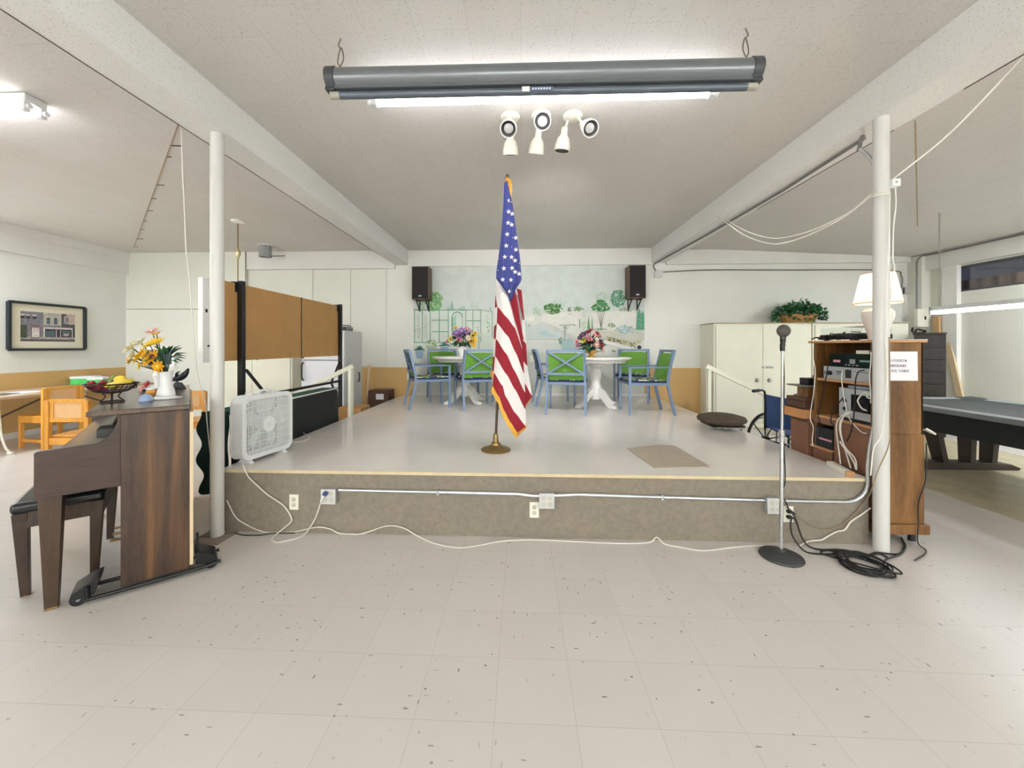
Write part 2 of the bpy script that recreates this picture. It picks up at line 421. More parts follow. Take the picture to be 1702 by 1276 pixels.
# ---------------------------------------------------------------- the room
XL, XR, YB, YF = -7.76, 7.20, 7.45, -6.2
SX0, SX1, SY, SZ = -2.28, 2.46, 2.88, .47          # stage
struct(G().b2((XL - .1, YF - .1, -.1), (XR + .1, YB + .1, 0)), 'floor', FLOOR, smooth=0)
struct(G().b2((4.0, 1.2, 0), (6.42, YB, .004)), 'floor_right', DKFLOOR, smooth=0)
struct(G().b2((XL - .12, YB, 0), (XR + .12, YB + .12, 3.3)), 'wall_back', WALL, smooth=0)
struct(G().b2((XL - .12, YF, 0), (XL, YB, 3.3)), 'wall_left', WALL, smooth=0)
struct(G().b2((XL - .12, YF - .12, 0), (XR + .12, YF, 3.3)), 'wall_front', WALLC, smooth=0)
wy0, wy1, wz0, wz1 = 2.2, 6.92, 2.30, 2.72
g = G().b2((XR, YF, 0), (XR + .12, YB, wz0)).b2((XR, YF, wz1), (XR + .12, YB, 3.3)).b2((XR, YF, wz0), (XR + .12, wy0, wz1)).b2((XR, wy1, wz0), (XR + .12, YB, wz1))
struct(g, 'wall_right', WALLC, smooth=0)
g = G().add([(XL - .1, YF - .1, 3.24), (2.70, YF - .1, 3.24), (2.70, YB + .1, 3.24), (XL - .1, YB + .1, 3.24),
             (XL - .1, YF - .1, 3.36), (2.70, YF - .1, 3.36), (2.70, YB + .1, 3.36), (XL - .1, YB + .1, 3.36),
             (XR + .1, YF - .1, 3.01), (XR + .1, YB + .1, 3.01), (XR + .1, YF - .1, 3.36), (XR + .1, YB + .1, 3.36)],
            [(0, 1, 2, 3), (7, 6, 5, 4), (1, 8, 9, 2), (6, 11, 10, 5), (0, 3, 7, 4), (8, 10, 11, 9), (0, 4, 5, 1), (1, 5, 10, 8), (2, 6, 7, 3), (2, 9, 11, 6)])
struct(g, 'ceiling', CEIL, smooth=0)
for nm, x0, x1 in (('beam_left', -2.42, -2.165), ('beam_right', 2.43, 2.70)):
    struct(G().b2((x0, YF, 2.97), (x1, YB, 3.26)), nm, BEAMS, smooth=0)
# painted bands below the ceiling
struct(G().b2((-5.33, YB - .07, 2.90), (-2.42, YB, 3.24)), 'trim_1', BEAMM, smooth=0)
struct(G().b2((-2.165, YB - .05, 2.935), (2.43, YB, 3.24)), 'trim_2', BEAMM, smooth=0)
struct(G().b2((2.70, YB - .07, 2.93), (XR, YB, 3.20)), 'trim_3', BEAMM, smooth=0)
struct(G().b2((XL, YF, 2.83), (XL + .06, YB, 3.10)).b2((XL, YF, 3.10), (XL + .09, YB, 3.24)), 'trim_4', BEAMM, smooth=0)
struct(G().b2((XR - .10, YF, 2.74), (XR, YB, 3.02)), 'trim_5', BEAMM, smooth=0)
struct(G().b2((XL, YB - .09, 0), (-5.35, YB, 2.13)).b2((XL, YB - .09, 2.14), (-5.35, YB, 3.24)), 'wall_closet', WALLP, smooth=0)
for i, (a, b) in enumerate(((-5.335, -4.045), (-4.03, -3.30), (-3.285, -2.6))):
    struct(G().b2((a, YB - .02, 0 if i < 2 else 1.02), (b, YB, 2.89)), 'wall_panel_%d' % (i + 1), WALLP, smooth=0)
struct(G().b2((XR - .16, YB - .26, 0), (XR, YB, 3.0)), 'wall_pier', WALLC, smooth=0)
struct(G().b2((XR - .07, 6.72, 0), (XR, 6.95, 2.74)), 'trim_6', WHITE, smooth=0)
struct(G().b2((XL, -6, 0), (XL + .015, YB - .1, .09)), 'baseboard_left', BEAMM, smooth=0)
struct(G().b2((XR - .015, YF, 0), (XR, 6.7, .09)), 'baseboard_right', BEAMM, smooth=0)
# posts under the beams
for nm, x, y in (('column_left', -2.246, 2.80), ('column_right', 2.475, 2.80)):
    g = G().cyl((x, y, 0), (x, y, 2.97), .0445, n=32)
    o = struct(g, nm, POSTM)
struct(G().prism([(-2.36, 2.69), (-2.14, 2.67), (-2.13, 2.87), (-2.36, 2.87)], 'z', 0, .008), 'trim_7', [mat('base_plate', (150, 138, 126), .7)], smooth=0)
# dark gaps and a stained seam in the ceiling boarding
SEAM = mat('ceiling_gap', (84, 72, 60), .9); STAIN = mat('ceiling_stain', (178, 160, 140), .9, var=.2, scale=40)
g = G().b2((-2.4195, .3, 2.966), (-2.4150, 6.6, 2.969)); struct(g, 'trim_8', SEAM, smooth=0)
g = G().b2((2.693, 2.0, 2.966), (2.699, 2.5, 2.969)).b2((2.693, 2.95, 2.966), (2.698, 4.6, 2.969)); struct(g, 'trim_9', SEAM, smooth=0)
a_, b_ = atz(297, 206, 3.237), atz(222, 412, 3.237); g = G().bar(a_, b_, .012, .003, 0)
random.seed(2)
for k in range(9):
    q = a_.lerp(b_, (k + .5 + random.uniform(-.3, .3)) / 9); g.bar(q, q + Vector((random.uniform(.03, .10), .01, 0)), .016, .0034, 1)
struct(g, 'trim_10', [STAIN, SEAM], smooth=0)
g = G()
for p_, q_ in (((1521, 200), (1524, 330)), ((1524, 330), (1526, 420))): g.bar(atz(*p_, 3.118 - .008), atz(*q_, 3.085 - .008), .012, .002, 0)
struct(g, 'trim_11', STAIN, smooth=0)
# stage
st = struct(G().b2((SX0, SY, 0), (SX1, YB, SZ - .012)), 'stage', CARPET, smooth=0)
struct(G().b2((SX0, SY - .004, SZ - .012), (SX1, YB, SZ)), 'stage_top', STAGET, parent=st, smooth=0)
struct(G().b2((SX0, SY - .012, SZ - .022), (SX1, SY - .0045, SZ + .001)), 'stage_edge', EDGE, parent=st, smooth=0)
struct(G().b2((-2.0, YB - .03, SZ), (2.4, YB, SZ + .05)), 'baseboard_back', BEAMM, smooth=0)
# clerestory window in the right wall
w = bpy.data.objects.new('window_1', None); COL.objects.link(w); w['kind'] = 'structure'; w.location = (XR + .06, (wy0 + wy1) / 2, (wz0 + wz1) / 2)
L = wy1 - wy0; H = wz1 - wz0
g = G()
for z in (-H / 2 + .015, H / 2 - .015): g.box((0, 0, z), (.06, L, .03))
for y in (-L / 2 + .015, L / 2 - .015, -L / 6, L / 6): g.box((0, y, 0), (.06, .03, H))
g.obj('window_frame', mat('window_frame', (90, 92, 98), .5), w, smooth=0)
n = NT('window_glass'); mx = n.new('ShaderNodeMixShader'); tr = n.new('ShaderNodeBsdfTransparent'); gl = n.new('ShaderNodeBsdfGlossy'); gl.inputs['Roughness'].default_value = .03
mx.inputs[0].default_value = .07; n.link(tr.outputs[0], mx.inputs[1]); n.link(gl.outputs[0], mx.inputs[2]); n.link(mx.outputs[0], n.n['Material Output'].inputs['Surface'])
G().box((.012, 0, 0), (.006, L - .05, H - .05)).obj('window_pane', n.m, w, smooth=0)
def wav(u, v):
    return (XR + .30 + .02 * math.sin(u * 150), wy0 - .2 + u * (L + .4), 2.1 + v * .42)
o = G().grid(wav, 500, 1).obj('wall_outside', wood('fence_brown', (84, 66, 62), (112, 90, 84), (134, 112, 104), 'z', 5, .7), solid=.004); o['kind'] = 'structure'
o = G().b2((XR + .6, wy0 - 1, 1.6), (XR + .65, wy1 + 1, 3.4)).obj('wall_outside_far', mat('dusk_panel', (128, 132, 152), .9), smooth=0); o['kind'] = 'structure'
# ---------------------------------------------------------------- lights on the ceiling
TUBE = emit('tube_glow', (250, 252, 255), 16)
TUBE2 = emit('tube_glow_side', (250, 252, 255), 16)
# 8 ft strip behind the projector screen
cx = .13; y = 2.735
t = thing('strip_light', 'long single lit fluorescent tube on the ceiling just behind the projector screen', 'ceiling light', (cx, y, 3.24))
G().b2((-1.19, -.035, -.05), (1.19, .035, 0)).obj('housing', WPLAST, t, bevel=.006)
G().cyl((-1.16, 0, -.112), (1.16, 0, -.112), .023, n=16).obj('tube', TUBE, t)
for sx in (-1, 1):
    G().b2((sx * 1.17 - .02, -.025, -.135), (sx * 1.17 + .02, .025, -.04)).cyl((sx * 1.16, 0, -.112), (sx * 1.215, 0, -.112), .024).obj('socket', WPLAST, t, bevel=.004)
# projector screen
t = thing('projector_screen', 'rolled up grey projector screen housing hung from the ceiling', 'projector screen', (.11, 2.305, 2.985), math.radians(.6))
hw = 1.22
prof = [(.060 * math.cos(a), .060 * math.sin(a)) for a in [math.radians(q) for q in range(-60, 241, 15)]]
prof = [(p[0], p[1] + .012) for p in prof] + [(-.04, -.066), (.04, -.066)]
G().prism(prof, 'x', -hw, hw).obj('housing', mat('screen_case', (122, 126, 132), .3, .4, var=.03), t)
for sx in (-1, 1):
    big = [(a * 1.1, b * 1.1) for a, b in prof]
    G().prism(big, 'x', sx * (hw - .015), sx * (hw + .045)).obj('end_cap', DKGREY, t, bevel=.006)
    g = G().tube(spline([(sx * (hw - .03), 0, .085), (sx * (hw - .01), .012, .13), (sx * (hw - .035), 0, .20), (sx * (hw - .055), -.01, .13), (sx * (hw - .03), 0, .085)], 6), .004, 6)
    g.tube(spline([(sx * (hw - .035), 0, .195), (sx * (hw - .02), 0, .215), (sx * (hw - .035), 0, .255)], 4), .004, 6)
    g.obj('hanging_wire', mat('wire', (120, 112, 100), .5, .5), t)
G().cyl((-hw + .035, -.01, -.091), (hw - .035, -.01, -.091), .022, n=18).obj('bottom_bar', mat('screen_bar', (100, 108, 120), .35, .4), t)
for sx in (-1, 1): G().cyl((sx * (hw - .035), -.01, -.091), (sx * (hw + .02), -.01, -.091), .0215, n=18).obj('bar_plug', mat('plug_grey', (170, 164, 154), .5), t)
g = G().b2((-.105, -.036, -.105), (-.06, -.031, -.078), 0).b2((-.055, -.0355, -.104), (.075, -.031, -.080), 1)
for i in range(7): g.b2((-.045 + i * .016, -.0365, -.097), (-.036 + i * .016, -.0355, -.087), 0)
g.obj('label', [PAPER, mat('label_blue', (96, 106, 140), .5)], t, smooth=0)
# left bay twin tube fixture
t = thing('twin_tube_light', 'white twin tube fluorescent fixture lit on the ceiling above the framed picture', 'ceiling light', (-4.2, 2.74, 3.24))
G().b2((-.62, -.07, -.06), (.62, .07, 0)).obj('housing', WPLAST, t, bevel=.008)
for sy in (-1, 1):
    G().cyl((-.58, sy * .05, -.095), (.58, sy * .05, -.095), .02).obj('tube', TUBE2, t)
    for sx in (-1, 1): G().b2((sx * .60 - .018, sy * .05 - .02, -.13), (sx * .60 + .018, sy * .05 + .02, -.055)).cyl((sx * .62, sy * .05, -.095), (sx * .645, sy * .05, -.095), .018).obj('lamp_holder', WPLAST, t, bevel=.004)
# pool table light
zl = 1.86
t = thing('pool_table_light', 'long fluorescent light hung on chains over the pool table', 'hanging light', (5.33, 4.1, zl))
G().b2((-.06, -1.19, .0), (.06, 1.19, .05)).obj('housing', WPLAST, t, bevel=.006)
for sx in (-1, 1): G().cyl((sx * .03, -1.18, -.022), (sx * .03, 1.18, -.022), .02).obj('tube', TUBE2, t)
for sy in (-1, 1):
    zc = 3.24 - (5.33 - 2.7) / 4.6 * .23 - zl
    G().b2((-.06, sy * 1.18 - .012, -.045), (.06, sy * 1.18 + .012, .05)).obj('socket', WPLAST, t)
    g = G(); nl = 34
    for i in range(nl):
        z0 = .05 + (zc - .05) * i / nl; z1 = .05 + (zc - .05) * (i + 1.25) / nl; d = (.008, 0) if i % 2 else (0, .008)
        z1 = min(z1, zc)
        g.tube([(d[0], sy * 1.12 + d[1], z0), (d[0], sy * 1.12 + d[1], z1), (-d[0], sy * 1.12 - d[1], z1), (-d[0], sy * 1.12 - d[1], z0)], .004, 4, 0, True)
    g.obj('chain', mat('chain', (150, 146, 136), .5, .5), t)
# twin head ceiling spots
def spot(name, label, x, y, heads):
    t = thing(name, label, 'spotlight', (x, y, 3.24), 0, 'ceiling spotlights in a row'); t.scale = (1.18, 1.18, 1.18)
    G().lathe([(.0, 0), (.062, 0), (.066, -.008), (.06, -.02), (.03, -.028), (0, -.028)]).obj('canopy', IVORY, t)
    for (ax, ay), d, off in heads:
        p0 = Vector((ax, ay, -.024)); d = Vector(d).normalized(); p1 = Vector((ax + off[0], ay + off[1], -.085))
        h = G().cyl(p0, p1, .008, n=10)
        q = p1; R = d.to_track_quat('Z', 'Y').to_matrix()
        prof = [(.018, -.03), (.022, -.028), (.024, .02), (.042, .045), (.052, .085), (.055, .125), (.049, .125), (.046, .085)]
        hh = G().lathe(prof, 24); vs = [q + R @ v for v in hh.v]; h.add(vs, hh.f)
        ho = h.obj('lamp_head', IVORY, t)
        b = G().lathe([(.0, .088), (.043, .09), (.045, .10), (.03, .108), (0, .112)], 20); bb = G().add([q + R @ v for v in b.v], b.f); bb.obj('bulb_face', mat('bulb_glass', (196, 196, 192), .15, var=.02), ho)
        r = G().lathe([(.043, .108), (.049, .122), (.05, .108)], 20); rr = G().add([q + R @ v for v in r.v], r.f); rr.obj('rim', mat('dark_rim', (90, 88, 88), .4), ho)
spot('spotlight', 'white twin spotlight on the ceiling, nearest the flag pole tip', -.085, 3.12, [((0, -.02), (-.08, -.85, -.75), (0, -.03)), ((0, .035), (-.02, .35, -.9), (0, .05))])
spot('spotlight', 'white twin spotlight on the ceiling, middle one of the three', .16, 3.11, [((0, -.02), (0, -.95, -.45), (0, -.03)), ((-.005, .035), (-.12, .4, -.9), (-.01, .05))])
spot('spotlight', 'white twin spotlight on the ceiling with its two heads splayed apart',   .41, 3.13, [((.035, -.01), (.25, -.8, -.65), (.035, -.02)), ((-.03, .02), (-.12, .15, -.95), (-.02, .03))])

# ---------------------------------------------------------------- flag
K = .00541
FO = Vector((-.227, 3.51, SZ))
def FL(px, py, yo=0): return Vector(((px - 824) * K, yo, (748 - py) * K))
t = thing('flag', 'stars and stripes flag with gold fringe on a pole, on the stage front', 'flag', FO)
G().lathe([(0, 0), (.13, 0), (.134, .008), (.12, .02), (.075, .032), (.045, .05), (.04, .07), (.026, .075), (.022, .12), (.02, .15), (0, .15)], 36).obj('base', BRASS, t)
G().cyl((0, 0, .1), FL(842.5, 300), .0125, n=14).obj('pole', POLEW, t)
top = FL(843, 297)
G().lathe([(.0, 0), (.018, .0), (.02, .012), (.012, .022), (.018, .034), (.008, .055), (0, .06)], 16, o=top - Vector((0, 0, .02))).obj('finial', BRASS, t)
# cloth: front fold, a narrow return on the hoist side, and the back fold
def px2(c, ox, oy, s): return (ox + c[0] / s, oy + c[1] / s)
Q = lambda x, y: px2((x, y), 800, 470, 4.2533)
def yfront(s): return -.05 - .055 * math.sin(PI * min(1, max(0, s))) - .012 * math.sin(s * 9)
def curve_at(pts, s):
    # pts: list of (s, x, y) -> interpolated px
    for a, b in zip(pts, pts[1:]):
        if s <= b[0]:
            k = (s - a[0]) / (b[0] - a[0]); k2 = k * k * (3 - 2 * k) * .35 + k * .65
            return (a[1] + (b[1] - a[1]) * k, a[2] + (b[2] - a[2]) * k2)
    return pts[-1][1:]
g = G()
def band(c0, c1, m, yf, n=26, rows=3):
    def fn(u, v):
        a, b = curve_at(c0, u), curve_at(c1, u); x, y = a[0] + (b[0] - a[0]) * v, a[1] + (b[1] - a[1]) * v
        return FL(*Q(x, y), yf(u, y))
    g.grid(fn, n, rows, m)
yF = lambda u, y: yfront(u)
# stripe boundaries on the front fold, left crest to right crest (crop pixels)
B = [
 [(0, 118, 28), (.5, 162, 80), (1, 206, 132)],
 [(0, 117, 172), (.35, 178, 245), (.65, 236, 318), (1, 290, 470)],
 [(0, 113, 285), (.4, 190, 378), (.7, 243, 490), (1, 302, 640)],
 [(0, 106, 395), (.4, 180, 500), (.7, 235, 615), (1, 309, 770)],
 [(0, 100, 515), (.4, 180, 640), (.7, 240, 745), (1, 312, 888)],
 [(0, 92, 630), (.35, 156, 722), (.45, 172, 790), (.75, 240, 905), (1, 314, 1002)],
 [(0, 82, 722), (.3, 130, 795), (.5, 162, 885), (.75, 205, 965), (1, 256, 1046)],
]
B0b = [(0, 206, 132), (.35, 240, 165), (1, 250, 190)]
cols = [1, 0, 1, 0, 1, 0]   # white, red ... below the canton
for i in range(6): band(B[i], B[i + 1], cols[i], yF)
# red wedge that runs from the canton tip to the right crest
band([(0, 206, 132), (.5, 245, 230), (1, 289, 400)], [(0, 207, 150), (.5, 247, 300), (1, 291, 478)], 0, lambda u, y: -.09 + .05 * u)
band([(0, 240, 60), (1, 300, 400)], [(0, 205, 132), (1, 289, 405)], 0, lambda u, y: -.03)
# hoist return
xs = lambda y: 101 - (y - 85) * .042
H = [85, 182, 312, 402, 530, 622, 700]
for i, m in zip(range(6), (0, 1, 0, 1, 0, 1)):
    c = lambda j: [(0, xs(H[j]), H[j] - 4), (1, B[min(6, j + 0)][0][1] + (3 if j else -1), B[j][0][2] + (0 if j else 132))]
    band(c(i), [(0, xs(H[i + 1]), H[i + 1] - 4), (1, B[i + 1][0][1], B[i + 1][0][2])], m, lambda u, y: .0 - .05 * u, 5, 3)
band([(0, 108, 20), (1, 119, 26)], [(0, xs(85), 81), (1, 116, 172)], 1, lambda u, y: -.05 * u, 5, 3)
# back fold: narrow slanting stripes
yB = lambda u, y: .02 + .06 * u + .015 * math.sin(u * 8 + y * .01)
BK_ = [(258, 36, 272, 26), (244, 62, 290, 60), (252, 78, 300, 140), (262, 120, 303, 262), (270, 330, 312, 330), (285, 420, 322, 520), (296, 560, 324, 590), (300, 600, 345, 720), (308, 700, 356, 800), (312, 860, 362, 800)]
band([(0, 104, -25), (1, 250, -25)], [(0, 112, 60), (1, 212, 150)], 1, lambda u, y: -.015, 6, 4)
for c0, c1, m, d in (([(0, 238, 80), (1, 264, 84)], [(0, 290, 405), (1, 298, 300)], 1, .012), ([(0, 250, 42), (1, 284, 50)], [(0, 295, 262), (1, 303, 264)], 0, 0),
                     ([(0, 288, 258), (1, 304, 262)], [(0, 289, 410), (1, 316, 432)], 1, .004), ([(0, 287, 398), (1, 316, 430)], [(0, 298, 572), (1, 325, 590)], 0, .002),
                     ([(0, 296, 556), (1, 325, 588)], [(0, 306, 725), (1, 357, 801)], 1, 0), ([(0, 305, 706), (1, 357, 799)], [(0, 311, 860), (1, 361, 802)], 0, -.002)):
    band(c0, c1, m, lambda u, y, d=d: d - .01 + .03 * u, 8, 10)
g.obj('stripes', [FRED, FWHITE], t, smooth=60, solid=.003)
# canton
R_ = lambda x, y: px2((x, y), 810, 280, 6.38)
LFT = [(180, 180), (172, 400), (165, 500), (150, 700), (140, 800), (122, 930), (100, 1090), (95, 1170), (128, 1215), (170, 1270), (225, 1350), (240, 1420)]
RGT = [(215, 150), (268, 400), (282, 500), (308, 700), (322, 800), (343, 930), (357, 1090), (364, 1180), (352, 1215), (300, 1290), (272, 1370), (244, 1421)]
def ycan(s, v): return -.035 - .05 * math.sin(PI * s) * min(1, v * 1.6 + .2) + .02 * math.sin(s * 13 + v * 3) * (v + .15)
def canton(u, v):
    k = v * (len(LFT) - 1); i = min(int(k), len(LFT) - 2); f = k - i
    a = [LFT[i][j] + (LFT[i + 1][j] - LFT[i][j]) * f for j in (0, 1)]; b = [RGT[i][j] + (RGT[i + 1][j] - RGT[i][j]) * f for j in (0, 1)]
    return FL(*R_(a[0] + (b[0] - a[0]) * u, a[1] + (b[1] - a[1]) * u), ycan(u, v) - .004)
G().grid(canton, 30, 60).obj('canton', FBLUE, t, smooth=80, solid=.003)
g = G()
for (x, y, k) in ((230, 385, .6), (255, 398, .4), (230, 500, 1), (267, 522, 1), (225, 615, 1), (262, 635, .8), (215, 732, 1), (270, 768, .3), (303, 770, .75), (205, 850, 1), (262, 860, .3), (305, 892, 1), (190, 965, 1), (127, 982, .3), (260, 968, .75), (296, 1003, .9), (340, 1028, .3), (180, 1083, 1), (120, 1100, .35), (265, 1080, .85), (297, 1120, .9), (338, 1140, .8), (168, 1197, 1), (255, 1203, 1), (292, 1222, .3), (241, 1322, 1)):
    c = FL(*R_(x, y), 0)
    kk = min(1, max(0, (y - 180) / 1240)); l = LFT[0][0] - kk * 85; r = 215 + kk * 150; s = min(1, max(0, (x - l) / (r - l)))
    yo = -.098 if k > .5 else -.092
    wob = 1 if k > .7 else .55
    pts = []
    for i in range(10):
        a = PI / 2 + PI * i / 5 + (x % 7) * .03; rr = (.023 if i % 2 == 0 else .0095) * (k if k < .6 else 1)
        pts.append((c.x + math.cos(a) * rr * wob, c.z + math.sin(a) * rr))
    G().prism(pts, 'y', yo, yo - .0012).obj('star', FWHITE, t, smooth=0)
# fringe along the bottom edge and the back fold
g = G()
def fringe(c, w, yf, n=40):
    def fn(u, v):
        p = curve_at(c, u); q = FL(*Q(*p), yf(u, p[1])); return q + Vector((-.012 * v, -.004 * math.sin(u * 90) * v, -w * v))
    g.grid(fn, n, 2)
fringe(B[6], .05, yF); fringe([(0, 256, 1046), (1, 322, 990)], .045, lambda u, y: -.03)
fringe([(0, 312, 850), (1, 362, 796)], .045, yB); fringe([(0, 74, 612), (1, 88, 640)], .05, lambda u, y: -.02)
g.obj('fringe', GOLD, t, smooth=60, solid=.004)
g = G()
for dx in (-4, 2, 8, 14): g.tube(spline([FL(843, 296), FL(843 + dx * .4, 303, -.03), FL(844 + dx * .45, 318, -.04), FL(845 + dx * .35, 330, -.035)], 5), lambda k: .0045 + .003 * math.sin(k * 3), 6)
g.obj('tassel', GOLD, t)

# ---------------------------------------------------------------- painted mural on the back wall
MY = YB - .002
cols = {}
mm = []; g = G()
def mc(c):
    if c not in cols:
        cols[c] = len(mm); mm.append(mat('mural_%d' % len(mm), c, .75, var=.05, scale=6))
    return cols[c]
lay = [0]
def poly(pts, c):
    lay[0] += 1; y = MY - .0035 - lay[0] * .000012
    vs = [aty(px, py, y) for px, py in pts]; g.add(vs, [tuple(range(len(vs)))], mc(c))
def blob(px, py, rx, ry, c, n=14, j=.18):
    poly([(px + rx * math.cos(2 * PI * i / n) * (1 + random.uniform(-j, j)), py + ry * math.sin(2 * PI * i / n) * (1 + random.uniform(-j, j))) for i in range(n)], c)
def seg(x0, y0, x1, y1, w, c):
    L = math.hypot(x1 - x0, y1 - y0); nx, ny = -(y1 - y0) / L * w / 2, (x1 - x0) / L * w / 2
    poly([(x0 + nx, y0 + ny), (x1 + nx, y1 + ny), (x1 - nx, y1 - ny), (x0 - nx, y0 - ny)], c)
def tree(px, py, rx, ry, cs, n=60, s=2.2, shape=None):
    for i in range(n):
        for _ in range(20):
            a, r = random.uniform(0, 2 * PI), math.sqrt(random.random()); x, y = px + rx * r * math.cos(a), py + ry * r * math.sin(a)
            if shape is None or shape(x, y): break
        blob(x, y, random.uniform(.5, 1) * s, random.uniform(.4, .8) * s, random.choice(cs), 7, .3)
base = (218, 221, 217)
g.box(((aty(687, 500, YB).x + aty(1071, 500, YB).x) / 2, YB - .0022, (SZ + 2.93) / 2), (aty(1071, 500, YB).x - aty(687, 500, YB).x, .0028, 2.93 - SZ), mc(base))
poly([(687, 444), (1071, 443), (1071, 520), (687, 520)], (209, 216, 213))
poly([(687, 515), (830, 515), (830, 600), (687, 600)], (213, 222, 214))
poly([(870, 520), (1071, 520), (1071, 560), (870, 560)], (220, 221, 214))
# left: trees, trellis, arch
G1, G2, G3, G4 = (128, 176, 118), (160, 196, 146), (104, 158, 128), (182, 208, 188)
for q in range(3): blob(722, 502 + q * 3, 12, 10, G4)
tree(722, 501, 14, 15, [G1, G1, G2, (116, 168, 104)], 90, 3); tree(704, 507, 12, 6, [G4, G2], 30, 2)
for x, y0, w in ((751, 499, 4), (745, 506, 2), (815, 508, 2)): poly([(x - w, 515), (x, y0), (x + w, 515)], (152, 190, 176))
tree(768, 513, 6, 3, [G4, (170, 196, 190)], 20, 2); tree(789, 508, 8, 7, [(196, 206, 198), G4], 25, 2)
T = (94, 150, 132)
for x in (689, 702, 715, 730, 745, 774, 786, 799): seg(x, 515, x, 569, 1.2, T if x < 750 else (130, 152, 138))
seg(688, 515, 774, 515, 1.4, T); seg(774, 515, 800, 515, 1.3, (120, 150, 132)); seg(800, 515, 819, 518, 1, (130, 160, 140)); seg(818, 517, 818, 560, 1.2, (130, 160, 140))
for x0, x1, y in ((717, 745, 532), (775, 799, 533), (718, 745, 551), (688, 715, 569), (728, 742, 569)): seg(x0, y, x1, y, 1.5, (120, 164, 148))
for i in range(14):
    a0, a1 = PI * i / 14, PI * (i + 1) / 14
    seg(760 - 8.5 * math.cos(a0), 527 - 8.5 * math.sin(a0), 760 - 8.5 * math.cos(a1), 527 - 8.5 * math.sin(a1), 1.5, T)
seg(751.5, 527, 751.5, 550, 2, T); seg(768.5, 527, 768.5, 550, 1, (150, 170, 160)); poly([(753, 528), (758, 522), (758, 550), (753, 550)], (160, 204, 184))
for x in (694, 697, 706, 709): seg(x, 520 + random.random() * 6, x + random.uniform(-2, 2), 564, .7, (166, 168, 156))
tree(700, 545, 10, 20, [(170, 186, 172), (190, 180, 178), (150, 170, 156)], 40, 1)
tree(717, 570, 9, 5, [(140, 176, 110), (176, 196, 130), (120, 150, 130)], 40, 1.6); poly([(707, 574), (727, 574), (724, 580), (710, 580)], (176, 190, 168))
for (cx_, cy_) in ((697, 582), (739, 575)):
    for a in (-70, -45, -20, 10, 35, 60, 80):
        r = math.radians(a); L = 11; ex, ey = cx_ + math.sin(r) * L, cy_ - math.cos(r) * L * .9
        poly([(cx_ - 1.5, cy_), (cx_ + math.sin(r) * L * .5 - 1.4, cy_ - math.cos(r) * L * .6), (ex, ey + abs(a) * .05), (cx_ + math.sin(r) * L * .5 + 1.6, cy_ - math.cos(r) * L * .5), (cx_ + 1.5, cy_)], (58, 122, 112))
    poly([(cx_ - 7, cy_ + 1), (cx_ + 7, cy_ + 1), (cx_ + 5, cy_ + 14), (cx_ - 5, cy_ + 14)], (150, 176, 204))
tree(811, 538, 3, 16, [(150, 184, 134), (170, 196, 160)], 24, 1.4)
poly([(787, 553), (803, 553), (799, 559), (792, 559)], (206, 208, 184)); seg(796, 559, 796, 580, 1.4, (150, 166, 150)); tree(796, 548, 5, 5, [(150, 168, 160), (96, 110, 104)], 10, 1)
# right: lawn, pool, distant trees
poly([(872, 545), (905, 535), (952, 556), (935, 562), (872, 562)], (206, 214, 212)); poly([(905, 549), (927, 560), (905, 560), (895, 553)], (186, 208, 212))
poly([(900, 533), (912, 537), (1000, 583), (1000, 590), (985, 588)], (202, 206, 200)); seg(872, 564, 932, 564, 1.4, (186, 190, 182)); seg(905, 536, 960, 552, 1, (232, 232, 226)); seg(870, 566, 935, 566, 2, (228, 230, 226))
poly([(872, 526), (888, 525), (888, 533), (872, 533)], (232, 231, 224)); poly([(900, 524), (940, 518), (965, 517), (965, 545), (930, 540), (903, 534)], (226, 225, 218)); poly([(983, 520), (1057, 514), (1057, 545), (983, 548)], (228, 226, 220))
tree(893, 518, 8, 7, [G4, (168, 196, 168), (190, 208, 190)], 40, 2); tree(929, 505, 12, 9, [(196, 212, 200), (184, 204, 192)], 40, 2.2)
D1, D2 = (64, 116, 56), (92, 144, 76)
tree(919, 513, 15, 9, [D1, D2, (78, 132, 66)], 110, 2.2); tree(947, 516, 3, 6, [(110, 134, 110)], 12, 1.6); tree(962, 513, 8, 4, [(104, 140, 104), (130, 160, 130)], 30, 1.8); tree(957, 504, 4, 5, [(196, 208, 196)], 12, 2)
tree(1002, 494, 10, 8, [(192, 210, 198), (180, 202, 190)], 40, 2.4)
tree(998, 508, 17, 10, [(70, 138, 82), (58, 122, 68), (96, 160, 104)], 150, 2, lambda x, y: y < 517 and abs(x - 998) < (y - 495) * .85 + 2)
for q in (-5, -1, 3, 7): seg(998 + q, 517, 999, 545, .9, (132, 128, 118))
tree(1027, 496, 12, 14, [(104, 162, 132), (84, 148, 116), (128, 178, 150)], 140, 2.2); tree(1040, 514, 12, 4, [(190, 200, 190), (150, 170, 150)], 30, 1.6)
poly([(1057, 548), (1059, 520), (1063, 513), (1066, 522), (1068, 516), (1071, 522), (1071, 548)], (96, 156, 130)); tree(1064, 535, 5, 12, [(76, 140, 112), (116, 170, 144)], 40, 1.6)
poly([(976, 547), (978, 524), (981, 547)], (110, 156, 100)); poly([(983, 547), (984, 522), (986, 547)], (130, 160, 140)); tree(970, 535, 4, 14, [(176, 200, 182), (196, 212, 200)], 30, 1.6); seg(963, 530, 964, 545, 2, (150, 156, 146))
for a, b, y in ((928, 960, 540), (983, 1010, 547), (1020, 1060, 549)): tree((a + b) / 2, y, (b - a) / 2, 2, [(110, 150, 118), (140, 168, 140)], 34, 1.2)
